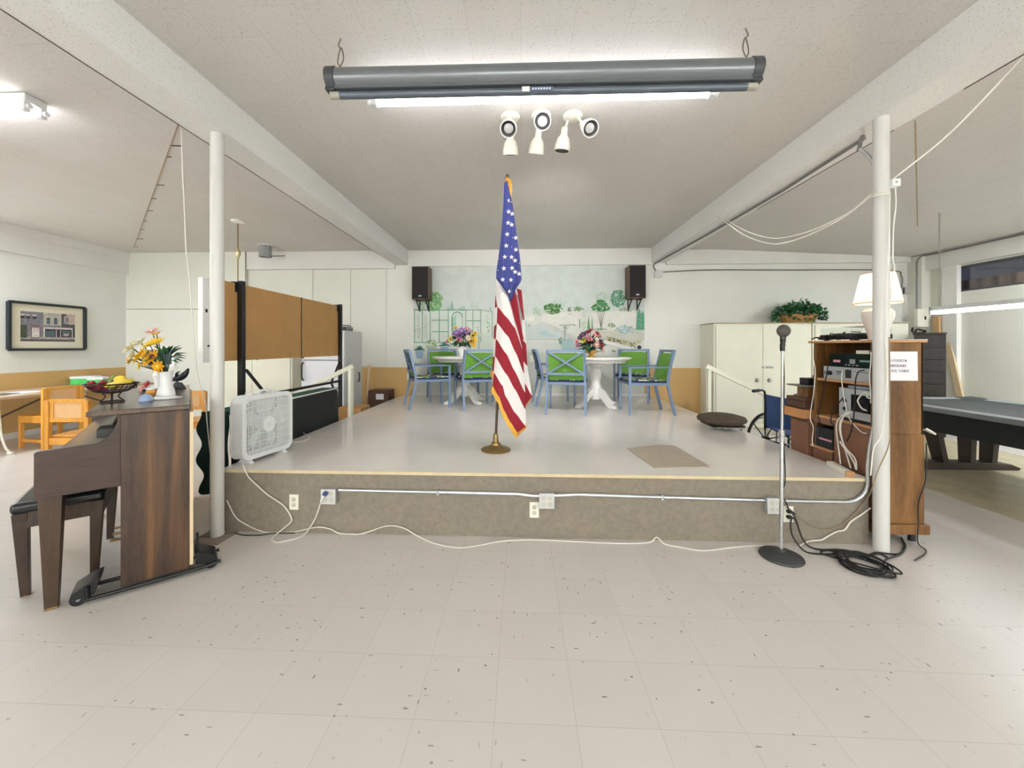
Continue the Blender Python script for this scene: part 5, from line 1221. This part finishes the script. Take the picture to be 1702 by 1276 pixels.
# turntable, lamp, papers on top
ZT = 1.4485
o = thing('turntable', 'black record player with clear dust cover and tangled leads on the stereo cabinet', 'record player', LC(.19, .40, ZT))
G().b2((-.165, -.16, .012), (.15, .16, .05)).obj('base', BLKPL, o, bevel=.006)
for sx in (-.13, .12):
    for sy in (-.13, .13): G().cyl((sx, sy, 0), (sx, sy, .012), .016).obj('foot', DKGREY, o)
G().cyl((0, .02, .05), (0, .02, .06), .125, n=36).obj('platter', DKGREY, o); G().tube([(-.12, -.11, .07), (-.05, -.1, .068), (.02, -.02, .064)], .005, 6).obj('tone_arm', STEEL, o)
cm = NT('clear_plastic'); mx = cm.new('ShaderNodeMixShader'); tr = cm.new('ShaderNodeBsdfTransparent'); mx.inputs[0].default_value = .05; tr.inputs['Color'].default_value = (.97, .98, .98, 1); cm.fin(lin((150, 160, 160)), .08)
cm.link(tr.outputs[0], mx.inputs[1]); cm.link(cm.b.outputs[0], mx.inputs[2]); cm.link(mx.outputs[0], cm.n['Material Output'].inputs['Surface'])
g = G().b2((-.16, -.155, .05), (-.157, .155, .105)).b2((.142, -.155, .05), (.145, .155, .105)).b2((-.16, -.155, .05), (.145, -.152, .105)).b2((-.16, .152, .05), (.145, .155, .105)).b2((-.16, -.155, .105), (.145, .155, .108)); g.obj('dust_cover', cm.m, o, smooth=0)
random.seed(21); g = G()
for k in range(12):
    c = Vector((-.19 + random.uniform(0, .06), random.uniform(-.14, .14), 0)); g.tube(spline([c + Vector((random.uniform(-.02, .03), (i - 2) * .05 + random.uniform(-.02, .02), .008 + random.random() * .06 * (1 - abs(i - 2) / 3))) for i in range(5)], 5), .004, 6, 0)
g.obj('tangled_leads', RUBBER, o)
o = thing('papers', 'pinkish envelope and papers lying on the record player cover', 'papers', LC(.17, .34, ZT + .1085), .4)
G().box((0, 0, .002), (.2, .13, .004)).obj('sheet', PAPER, o, smooth=0); G().box((.02, -.03, .006), (.14, .1, .004), 0, Matrix.Rotation(.3, 3, 'Z')).obj('envelope', mat('pinkpaper', (232, 206, 196), .8), o, smooth=0); G().bar((-.03, -.06, .011), (.07, -.02, .011), .015, .005).obj('pen_case', BROWND, o, smooth=0)
tag(G().box(LC(.28, .12, ZT + .002), (.15, .24, .004), 0, Matrix.Rotation(.1, 3, 'Z')).obj('envelope', PAPER, smooth=0), 'white envelope lying on the near end of the stereo cabinet top', 'envelope')
lx, ly = .15, .155
sh = NT('lamp_shade'); tl = sh.new('ShaderNodeBsdfTranslucent'); tl.inputs['Color'].default_value = lin((252, 244, 234)); mx = sh.new('ShaderNodeMixShader'); mx.inputs[0].default_value = .55
sh.fin(lin((246, 238, 228)), .8); sh.link(sh.b.outputs[0], mx.inputs[1]); sh.link(tl.outputs[0], mx.inputs[2]); sh.link(mx.outputs[0], sh.n['Material Output'].inputs['Surface'])
o = thing('table_lamp', 'lit table lamp with cream shade on the stereo cabinet behind the post', 'lamp', LC(lx, ly, ZT))
G().lathe([(0, 0), (.055, 0), (.06, .006), (.055, .02), (.065, .07), (.082, .13), (.095, .18), (.092, .215), (.07, .235), (.03, .242), (.02, .26), (0, .26)], 32).obj('base', mat('ceramic_pink', (236, 226, 220), .3, var=.02), o)
G().lathe([(.14, .275), (.14, .28), (.097, .50), (.095, .50), (.137, .276)], 40).obj('lamp_shade', sh.m, o, smooth=60)
g = G()
for r, z in ((.14, .277), (.097, .50)): g.tube([(r * math.cos(2 * PI * i / 40), r * math.sin(2 * PI * i / 40), z) for i in range(40)], .004, 6, 0, True)
g.obj('shade_trim', mat('shade_trim', (214, 188, 168), .7), o)
G().cyl((0, 0, .26), (0, 0, .33), .014).obj('socket', BRASS, o); G().ball((0, 0, .375), (.03, .03, .04), 14).obj('bulb', emit('bulb_glow', (255, 232, 204), 40), o)
# the sign
o = thing('paper_sign', 'white paper sign about food near the pool table on the side of the stereo cabinet', 'sign', LC(.143, -.0045, 1.262))
sw, shh = .275, .207
G().grid(lambda u, v: Vector((-sw / 2 + sw * u, -.002 - .003 * math.sin(u * PI * .5) ** 6 * (1 - v), -shh / 2 + shh * v)), 14, 6).obj('sheet', PAPER, o, solid=.0008)
for s_, z, x in (('NO FOOD &', .03, .062), ('DRINK AROUND', -.006, .058), ('POOL TABLE', -.043, .078)):
    text_obj(s_, .026, INK, o, (x, -.0062, z), (PI / 2, 0, 0), 'sign_lettering', 'RIGHT')
# boxes behind the cabinet
YB0 = 3.535
def cbox(name, label, lo, hi, m, rz=0, cat='box'):
    c = [(a + b) / 2 for a, b in zip(lo, hi)]; o = thing(name, label, cat, (c[0], c[1], lo[2]), rz); d = [b - a for a, b in zip(lo, hi)]
    G().b2((-d[0] / 2, -d[1] / 2, 0), (d[0] / 2, d[1] / 2, d[2])).obj('box_body', m, o, bevel=.003); return o, d
o, d = cbox('carton', 'big reddish brown carton on the floor beside the stage, behind the stereo cabinet', (2.50, 3.53, 0), (2.92, 3.74, .765), BROWNP)
G().b2((-d[0] / 2 - .004, -d[1] / 2 + .002, d[2] - .03), (d[0] / 2 + .004, d[1] / 2 - .002, d[2] + .001)).obj('box_lid', BROWND, o, smooth=0)
o, d = cbox('shallow_tray', 'shallow orange tan tray on top of the big brown carton', (2.47, 3.54, .767), (2.9, 3.83, .845), TAN)
G().b2((-d[0] / 2 + .015, -d[1] / 2 + .015, d[2]), (d[0] / 2 - .015, d[1] / 2 - .015, d[2] + .006)).obj('tray_filling', BROWND, o, smooth=0)
o, d = cbox('brown_case', 'dark brown case standing in the tan tray', (2.50, 3.56, .852), (2.88, 3.80, .945), BROWND)
G().b2((-d[0] / 2 - .003, -d[1] / 2, .06), (d[0] / 2, d[1] / 2, .064)).obj('lid_seam', BLACK, o, smooth=0)
o, d = cbox('small_wooden_box', 'small wooden box on the dark brown case', (2.53, 3.57, .946), (2.8, 3.70, 1.045), OAK)
G().b2((-d[0] / 2 - .006, -.012, .05), (-d[0] / 2, .012, .07)).obj('clasp', BRASS, o, smooth=0)
o, d = cbox('thin_board', 'thin grey board balanced on the small wooden box', (2.47, 3.54, 1.046), (2.82, 3.76, 1.056), mat('grey_board', (122, 118, 104), .7), 0, 'board')
G().b2((-d[0] / 2 + .01, -d[1] / 2 + .01, .0101), (d[0] / 2 - .01, d[1] / 2 - .01, .0115)).obj('board_face', mat('grey_board2', (140, 136, 122), .7), o, smooth=0)
o, d = cbox('adapter', 'black adapter with a pink top on the thin grey board', (2.53, 3.565, 1.058), (2.75, 3.67, 1.12), BLKPL, 0, 'adapter')
G().b2((-.02, -.03, d[2]), (.06, .03, d[2] + .025)).obj('pink_cap', PINK, o, bevel=.004)
# power strip and white cables
a, b = atz(1380, 774, SZ), atz(1424, 797, SZ)
a.x = min(a.x, SX1 - .05); b.x = min(b.x, SX1 - .05); b.y = max(b.y, SY + .02)
o = thing('power_strip', 'cream power strip on the stage edge below the stereo cabinet', 'power strip', ((a.x + b.x) / 2, (a.y + b.y) / 2, SZ), math.atan2(b.y - a.y, b.x - a.x))
Ls = (b - a).length
G().b2((-Ls / 2, -.025, 0), (Ls / 2, .025, .038)).obj('strip_body', IVORY, o, bevel=.004)
for k in range(5): G().cyl((-Ls / 2 + .06 + k * Ls * .18, 0, .038), (-Ls / 2 + .06 + k * Ls * .18, 0, .040), .016).obj('socket', mat('socket_grey', (196, 192, 178), .4), o)
G().b2((Ls / 2, -.026, 0), (Ls / 2 + .012, .026, .04)).obj('end_cap', OAKE, o, bevel=.002)
YS = lambda x, y, X=XF - .035: atx(x, y, X)
wc_pts = [
 ([(1416, 684), (1404, 687), (1393, 698), (1390, 712), (1393, 738), (1397, 771)], 'thick white cable looping from the stereo cabinet to the far end of the power strip'),
 ([(1416, 684), (1406, 688), (1397, 700), (1396, 716), (1404, 745), (1414, 778)], 'thick white cable looping to the middle of the power strip'),
 ([(1412, 686), (1402, 692), (1397, 712), (1403, 740), (1421, 762), (1424, 781)], 'thick white cable looping to the near end of the power strip'),
 ([(1396, 733), (1400, 740), (1412, 756), (1420, 770), (1422, 780)], 'white cable crossing the others low in front of the brown cabinet door'),
 ([(1400, 616), (1399, 628), (1401, 650), (1405, 672), (1410, 692), (1420, 706), (1432, 718), (1440, 720)], 'thin white cable hanging from the silver amplifier to the post'),
 ([(1352, 598), (1355, 615), (1354, 635), (1352, 655), (1348, 680), (1347, 697), (1352, 710), (1350, 728), (1351, 742)], 'white cable hanging down the far edge of the stereo cabinet'),
 ([(1448, 585), (1447, 605), (1445, 625), (1447, 650), (1447, 670)], 'white cable running down the near stile of the stereo cabinet'),
]
for i, (pp, lab) in enumerate(wc_pts): cord('white_cable', [YS(x, y, XF - .03 - .006 * (i % 4)) for x, y in pp], .005 if i < 4 else .0035, WCORD, lab, cat='cable')
o = tag(G().tube(spline([YS(x, y, XF - .03) for x, y in ((1447, 655), (1436, 653), (1427, 662), (1426, 668), (1432, 678), (1440, 682))], 6), .005, 7).tube([YS(1444, 658, XF - .03) + Vector((0, .016 * math.cos(q), .016 * math.sin(q))) for q in [i * PI / 8 for i in range(16)]], .004, 6, 0, True).obj('white_cable', WCORD), 'white cable with a small coil on the near stile of the stereo cabinet', 'cable')
for pp, lab in (([(1376, 607), (1374, 622), (1370, 640), (1365, 665), (1360, 690), (1364, 705)], 'thin black cable hanging across the far compartments of the stereo cabinet'),
                ([(1437, 615), (1427, 618), (1422, 632), (1421, 660), (1419, 690), (1415, 715), (1408, 733)], 'black cable with a plug hanging in front of the silver amplifier'),
                ([(1402, 660), (1392, 672), (1384, 685), (1381, 700), (1386, 708)], 'short black cable slanting across the silver and black unit')):
    cord('black_cable', [YS(x, y, XF - .03) for x, y in pp], .0045, RUBBER, lab, cat='cable')
# cords on the right post
px0, py0 = 2.475, 2.80
pp = [aty(x, y, py0 - .072) for x, y in ((1449, 326), (1452, 324), (1464, 319), (1477, 316))]
o = thing('post_junction', 'small white cable box strapped high on the right post', 'cable box', aty(1484, 305, py0 - .03))
G().b2((-.022, -.025, -.025), (.03, .02, .025)).obj('box', WPLAST, o, bevel=.003); G().cyl((.0, -.03, 0), (.0, -.025, 0), .006).obj('screw', STEEL, o)
cord('extension_cord', [aty(1484, 298, py0 - .03), atz(1580, 220, 2.75), atz(1702, 92, 3.05), atz(1760, 20, 3.12)], .005, WCORD, 'white cord running from the right post up to the ceiling, out of view')
cord('extension_cord', [atz(1190, 358, 2.96)] + [aty(x, y, 4.0 - (x - 1200) * .0045) for x, y in ((1210, 372), (1240, 392), (1280, 405), (1310, 402), (1350, 388), (1400, 362), (1440, 332))] + [aty(1452, 326, py0 - .07), aty(1478, 320, py0 - .06)], .005, WCORD, 'white cord sagging in a loop from the beam to the right post, the lower one')
cord('extension_cord', [atz(1194, 355, 2.96)] + [aty(x, y, 4.02 - (x - 1200) * .0045) for x, y in ((1225, 376), (1260, 391), (1292, 396), (1330, 389), (1370, 374), (1415, 350), (1445, 325))] + [aty(1455, 322, py0 - .075), aty(1478, 317, py0 - .065)], .005, WCORD, 'white cord sagging in a loop from the beam to the right post, the upper one')
cord('extension_cord', [aty(x, y, py0 - .035) for x, y in ((1488, 312), (1489, 340), (1485, 380), (1484, 430), (1487, 445), (1480, 470), (1481, 490), (1478, 520), (1478, 620), (1476, 700))], .004, WCORD, 'white cord hanging loosely down the right post past the lamp')
cord('extension_cord', [aty(x, y, py0 - .068) for x, y in ((1479, 320), (1478, 380), (1474, 470), (1473, 560), (1474, 640), (1465, 720), (1452, 745), (1447, 790))], .004, WCORD, 'white cord taped flat against the right post, sweeping left near its foot')
cord('extension_cord', [aty(x, y, py0 - .068) for x, y in ((1478, 560), (1479, 700), (1477, 740), (1460, 780), (1449, 812))] + [aty(x, y, YC) for x, y in ((1440, 830), (1405, 868), (1380, 879), (1360, 878), (1335, 865), (1315, 848), (1306, 842))], .0035, TANCORD, 'thin tan cord wound down the right post to the outlet below')
cord('extension_cord', [aty(x, y, YC) for x, y in ((1447, 844), (1430, 856), (1414, 867), (1404, 880), (1391, 883), (1376, 891), (1365, 897), (1345, 899))] + [atz(1326, 908, .006)], .005, WCORD, 'white cord climbing the stage front towards the right post')

# ---------------------------------------------------------------- microphone stand
o = thing('microphone_stand', 'chrome microphone stand with a round dark cast base in front of the stage', 'microphone stand', (1.73, 2.68, 0))
G().lathe([(0, 0), (.125, 0), (.129, .006), (.126, .014), (.10, .026), (.06, .036), (.025, .042), (.02, .05), (0, .05)], 40).obj('base', mat('cast_iron', (66, 68, 70), .55, .2, var=.15, scale=60), o)
G().cyl((0, 0, .04), (.004, 0, .83), .0125, n=16).obj('lower_tube', CHROME, o); G().cyl((.004, 0, .8), (.008, 0, 1.385), .008, n=14).obj('upper_tube', CHROME, o)
G().cyl((.004, 0, .775), (.004, 0, .845), .018, n=16).cyl((.003, 0, .79), (.03, -.01, .79), .006).obj('clutch', STEEL, o)
m = thing('microphone', 'dark ball headed microphone clipped on top of the chrome stand', 'microphone', (1.738, 2.68, 1.38))
G().tube([(0, 0, -.01), (0, 0, .02), (.002, 0, .04)], lambda k: .014 + .002 * k, 12).tube([(.002, 0, .03), (.003, 0, .07)], lambda k: .012 + .006 * k, 12).obj('clip', BLKPL, m)
G().cyl((.003, 0, .055), (.004, 0, .095), .014, .02, n=18).obj('handle', mat('mic_body', (78, 70, 66), .4, .3), m)
G().ball((.005, -.004, .125), (.040, .040, .042), 20).obj('mic_head', mat('mic_mesh', (84, 80, 76), .6, .2, var=.3, scale=300), m)
cord('mic_cable', [(1.752, 2.70, 1.40), (1.762, 2.70, 1.2), (1.758, 2.70, .9), (1.76, 2.70, .75), (1.775, 2.71, .5), (1.785, 2.76, .4), aty(1309, 840, SY - .045), aty(1312, 852, SY - .02)], .004, RUBBER, 'black microphone cable running down the chrome stand to the outlet', cat='cable')
for k, (x, y) in enumerate(((1312, 850), (1312, 859))):
    c = aty(x, y, SY - .02); q = thing('black_plug', 'black plug in the stage front outlet near the microphone stand, the %s one' % ('upper', 'lower')[k], 'plug', c)
    G().box((0, 0, 0), (.03, .03, .02)).obj('plug_body', BLKPL, q, bevel=.004); G().bar((.012, -.008, 0), (.035, -.012, -.012), .012, .012, 0, (0, 0, 1), .008, .008).obj('strain_relief', RUBBER, q)
Zc = .008
cord('black_cable', [aty(1316, 851, SY - .03), aty(1322, 862, YC - .02), aty(1328, 880, YC - .02), aty(1334, 895, YC - .03)] + [atz(x, y, Zc) for x, y in ((1345, 908), (1365, 913), (1395, 913), (1425, 918), (1440, 923), (1455, 918), (1475, 920), (1495, 920), (1503, 908), (1500, 897), (1498, 893))], .0055, RUBBER, 'black cable from the outlet along the floor to the stereo cabinet', cat='cable')
cord('black_cable', [aty(1316, 860, SY - .03), aty(1314, 872, YC - .02), aty(1318, 892, YC - .05)] + [atz(x, y, Zc) for x, y in ((1335, 914), (1355, 920), (1390, 920), (1420, 916), (1445, 922), (1462, 920), (1475, 926))], .0055, RUBBER, 'black cable sweeping from the lower plug past the microphone base', cat='cable')
random.seed(31)
ce = atz(1436, 940, 0)
ax_, ay_ = atz(1476, 962, 0) - atz(1390, 924, 0), atz(1402, 940, 0) - atz(1446, 926, 0)
pts = [atz(1500, 897, Zc), atz(1505, 908, Zc), atz(1497, 920, Zc), atz(1472, 930, Zc), atz(1468, 940, Zc)]
for k in range(7 * 12):
    a = 2 * PI * k / 12 + .4; rr = .40 + .10 * math.sin(k * .7) + random.uniform(-.03, .03); s = 1 - .25 * abs(math.sin(k * .05 * PI))
    pts.append(ce + ax_ * .5 * math.cos(a) * (1.0 if k % 24 < 14 else .82) * (rr / .42) * .95 + ay_ * .5 * math.sin(a) * rr / .42 * s + Vector((0, 0, .006 + .0035 * (k // 12) + random.random() * .004)))
pts += [atz(1383, 925, Zc), atz(1365, 918, Zc), atz(1372, 914, Zc), atz(1395, 916, Zc)]
cord('cable_coil', pts, .0055, RUBBER, 'coiled black cable heaped on the floor in front of the right post', 4, 'cable')
cord('black_cable', [(2.862, 2.89, .72), (2.858, 2.885, .6), (2.85, 2.885, .45), (2.80, 2.88, .3), (2.79, 2.87, .15), (2.775, 2.86, .03), (2.77, 2.80, Zc), (2.70, 2.74, Zc), (2.63, 2.70, Zc), (2.56, 2.66, Zc)], .004, RUBBER, 'black cable hanging down the side of the stereo cabinet to the floor', cat='cable')
cord('cream_cable', [(2.87, 2.90, .82), (2.895, 2.885, .80), (2.91, 2.88, .785), (2.90, 2.885, .79), (2.89, 3.0, .78), (2.89, 3.2, .5)], .006, WCORD, 'end of a pale rope tied at the outer edge of the stereo cabinet')

# ---------------------------------------------------------------- wheelchair behind the stage
o = thing('wheelchair', 'folded wheelchair with blue fabric seat back behind the stage beside the brown cartons', 'wheelchair', (3.02, 4.55, 0), math.radians(-66))
for s in (-1, 1):
    x = s * .23
    R_w = .30
    ring_ = [(x + s * .04, R_w * math.cos(2 * PI * i / 40), R_w + R_w * math.sin(2 * PI * i / 40)) for i in range(40)]
    w = G().tube(ring_, .016, 8, 0, True).obj('wheel', RUBBER, o)
    g = G().tube([(x + s * .07, .25 * math.cos(2 * PI * i / 40), R_w + .25 * math.sin(2 * PI * i / 40)) for i in range(40)], .009, 6, 0, True); g.obj('push_rim', mat('rim_grey', (170, 172, 168), .35, .5), w)
    g = G().cyl((x, 0, R_w), (x + s * .07, 0, R_w), .03)
    for i in range(8): a = 2 * PI * i / 8; g.tube([(x + s * .04, 0, R_w), (x + s * .04, .295 * math.cos(a), R_w + .295 * math.sin(a))], .007, 5)
    g.obj('spokes', BLACK, w)
    fr_ = G().tube(spline([(x, -.06, .42), (x, -.06, .82), (x - .0, -.10, .885), (x, -.20, .89)], 6), .012, 8).tube([(x, -.06, .45), (x, .36, .45)], .012, 8).tube([(x, -.06, .68), (x, .3, .68), (x, .34, .62), (x, .34, .45)], .012, 8).tube([(x, .36, .45), (x, .36, .14)], .012, 8).tube([(x, -.06, .3), (x, .36, .2)], .012, 8)
    fr_.obj('side_frame', BLACK, o)
    G().tube([(x, -.16, .89), (x, -.26, .885)], .018, 10).obj('hand_grip', RUBBER, o)
    G().cyl((x - .012, .36, .075), (x + .012, .36, .075), .075, n=22).obj('front_wheel', RUBBER, o)
G().grid(lambda u, v: Vector((-.235 + .47 * u, -.05 + .07 * math.sin(PI * u), .46 + .38 * v - .03 * math.sin(PI * u) * v)), 12, 8).obj('seat_back', WCBLUE, o, solid=.008)
G().grid(lambda u, v: Vector((-.225 + .45 * u, -.04 + .4 * v, .46 - .05 * math.sin(PI * u))), 12, 4).obj('seat', WCBLUE, o, solid=.008)
g = G().tube([(-.22, .1, .44), (.22, .1, .18)], .01, 6).tube([(.22, .12, .44), (-.22, .12, .18)], .01, 6); g.obj('cross_brace', STEEL, o)

# ---------------------------------------------------------------- pool table, drawer unit, boards
o = thing('pool_table', 'pool table under a dark fitted cover on the right, over slanted dark legs', 'pool table', (4.93, 3.83, 0))
w, l = .60, 1.22
def top(u, v):
    x = -w + 2 * w * u; y = -l + 2 * l * v; e = min(u, 1 - u, v, 1 - v)
    z = .755 + (.012 if e < .06 else 0) - .01 * math.sin(PI * u) * math.sin(PI * v) + .003 * math.sin(u * 23) * math.sin(v * 17)
    if v > .93 and u > .85: z += .02
    return Vector((x, y, z))
G().grid(top, 34, 50).obj('cover_top', POOLC, o, smooth=60)
g = G()
for (x0, y0_, x1_, y1_) in ((-w, -l, -w, l), (-w, l, w, l), (w, l, w, -l), (w, -l, -w, -l)): g.bar((x0, y0_, .747), (x1_, y1_, .747), .15, .05)
g.obj('cover_edge', POOLE, o, bevel=.006)
def sk(x0, y0_, x1_, y1_):
    def f(u, v):
        a = Vector((x0 + (x1_ - x0) * u, y0_ + (y1_ - y0_) * u,   .735 - .23 * v)); c = Vector((x0 + (x1_ - x0) * .5, y0_ + (y1_ - y0_) * .5, 0)).normalized()
        return a + c * (.008 + .006 * math.sin(u * 26) * v - .03 * v)
    return f
g = G()
for q in ((-w, -l, -w, l), (-w, l, w, l), (w, l, w, -l), (w, -l, -w, -l)): g.grid(sk(*q), 40, 5)
g.obj('cover_skirt', POOLB, o, smooth=70, solid=.004)
G().b2((-w + .06, -l + .06, .56), (w - .06, l - .06, .74)).obj('table_body', POOLW, o, smooth=0)
for sy in (-1, 1):
    y = sy * (l - .33)
    f = G().prism([(-.5, 0), (.68, 0), (.70, .03), (.6, .07), (.4, .085), (-.3, .085), (-.46, .06), (-.52, .03)], 'y', y - .07, y + .07); f.obj('foot', POOLW, o, bevel=.006)
    for xb, xt in ((-.10, -.22), (.19, .19), (.42, .45)):
        G().bar((xb, y, .08), (xt, y, .58), .06, .13, 0, (0, 1, 0), .06, .17).obj('leg', POOLW, o, bevel=.004)
dx = 6.93
o = thing('drawer_unit', 'dark brown tall unit of many drawers in the far corner beyond the pool table', 'drawer unit', (6.42, 6.42, 0), math.radians(-42))
hw_ = .165
G().b2((-hw_, .02, 0), (hw_, .42, 1.60)).obj('carcass', DKCAB, o, bevel=.003); G().b2((-hw_ - .02, 0, 1.60), (hw_ + .01, .42, 1.62)).obj('top_board', DKCAB, o, bevel=.002)
for k in range(8):
    z = .06 + k * .19
    for s in (0,):
        dr = G().b2((-hw_ + .02, 0, z), (hw_ - .02, .02, z + .175)).b2((-hw_ + .06, -.006, z + .03), (hw_ - .06, 0, z + .145)).obj('drawer', DKCAB, o, bevel=.003)
        G().b2((-.05, -.018, z + .08), (.05, -.006, z + .095)).obj('pull', BLACK, dr)
tag(G().bar((7.03, 6.45, 0), (7.155, 6.9, 1.60), .09, .03, 0, (1, 0, 0)).obj('leaning_board', PINE), 'pale board leaning on the right wall beside the dark drawer unit', 'board')
tag(G().bar((7.09, 6.97, 0), (7.09, 6.99, 1.92), .10, .035, 0, (1, 0, 0)).obj('leaning_board', mat('board_tan', (206, 166, 120), .7)), 'upright tan board behind the dark drawer unit', 'board')

# ---------------------------------------------------------------- added fill lamps in unseen ceiling fixtures, behind camera and in side bays
def area(loc, sx, sy, w, rot=(0, 0, 0), c=(.90, .96, 1)):
    l = bpy.data.lights.new('fill_lamp', 'AREA'); l.shape = 'RECTANGLE'; l.size = sx; l.size_y = sy; l.energy = w; l.color = c
    ob = bpy.data.objects.new('fill_lamp', l); COL.objects.link(ob); ob.location = loc; ob.rotation_euler = rot; return ob
FIX = [(-4.9, -1.6, 3.24), (0, -1.6, 3.24), (4.9, -1.2, 3.12), (-4.9, -4.6, 3.24), (0, -4.6, 3.24), (4.9, -4.4, 3.12), (6.5, 4.0, 3.03), (-7.2, 3.3, 3.24)]
for i, (x, y, z) in enumerate(FIX):
    near = i >= 6
    t = thing('fill_fixture', 'added white ceiling fluorescent fixture, unseen, for fill light', 'ceiling light', (x, y, z), PI / 2 if near else 0, 'added unseen ceiling fixtures')
    G().b2((-1.2, -.15, -.09), (1.2, .15, 0)).obj('housing', WPLAST, t, smooth=0)
    area((x, y, z - .11), 2.4, .3, (PS if i == 6 else PL_) if near else PW, (0, 0, PI / 2 if near else 0))
# added windows in the unseen wall behind the viewer, sources of fill light
for i, x in enumerate((-4.9, 0, 4.9)):
    w = bpy.data.objects.new('window_%d' % (i + 2), None); COL.objects.link(w); w['kind'] = 'structure'; w.location = (x, YF + .03, 1.75)
    g = G()
    for s in (-1, 1): g.b2((s * 1.5 - .04, -.03, -.85), (s * 1.5 + .04, .03, .85)).b2((-1.5, -.03, s * .82 - .04), (1.5, .03, s * .82 + .04))
    g.b2((-.03, -.02, -.8), (.03, .02, .8)).obj('window_frame', WHITE, w, smooth=0)
    area((x, YF + .05, 1.75), 2.9, 1.6, PD, (-PI / 2, 0, 0), (.93, .97, 1))
# added fill light, set at the last spotlight's rear head, aimed at the stage
l = bpy.data.lights.new('stage_fill_spot', 'SPOT'); l.energy = PSP; l.spot_size = math.radians(106); l.spot_blend = .9; l.shadow_soft_size = .08; l.color = (1, .98, .95)
ob = bpy.data.objects.new('stage_fill_spot', l); COL.objects.link(ob); ob.location = (.44, 3.28, 2.97); ob.rotation_euler = Vector((-.06, .9, -.56)).to_track_quat('-Z', 'Y').to_euler()
pl_ = bpy.data.lights.new('bulb_light', 'POINT'); pl_.energy = 3; pl_.color = (1, .86, .7); pl_.shadow_soft_size = .03
ob = bpy.data.objects.new('bulb_light', pl_); COL.objects.link(ob); ob.location = LC(lx, ly, ZT + .44)

# ---------------------------------------------------------------- world, camera, view
wd = bpy.data.worlds.new('World'); SC.world = wd; wd.use_nodes = True
wd.node_tree.nodes['Background'].inputs[0].default_value = (.8, .85, 1, 1); wd.node_tree.nodes['Background'].inputs[1].default_value = .3
cam = bpy.data.cameras.new('camera'); co = bpy.data.objects.new('camera', cam); COL.objects.link(co)
cam.sensor_width = 36; cam.sensor_fit = 'HORIZONTAL'; cam.lens = 36 * FPX / 1702; cam.shift_x = (851 - CX) / 1702; cam.shift_y = -(638 - CY) / 1702
cam.clip_start = .05; cam.clip_end = 60
co.location = (0, 0, CAMZ); co.rotation_euler = (PI / 2, 0, TH); SC.camera = co
SC.view_settings.view_transform = 'Standard'; SC.view_settings.look = 'None'; SC.view_settings.gamma = 1; SC.view_settings.use_curve_mapping = False
SC.view_settings.exposure = EXPO
SC.cycles.use_denoising = True; SC.cycles.max_bounces = 8; SC.cycles.diffuse_bounces = 5; SC.cycles.sample_clamp_indirect = 8
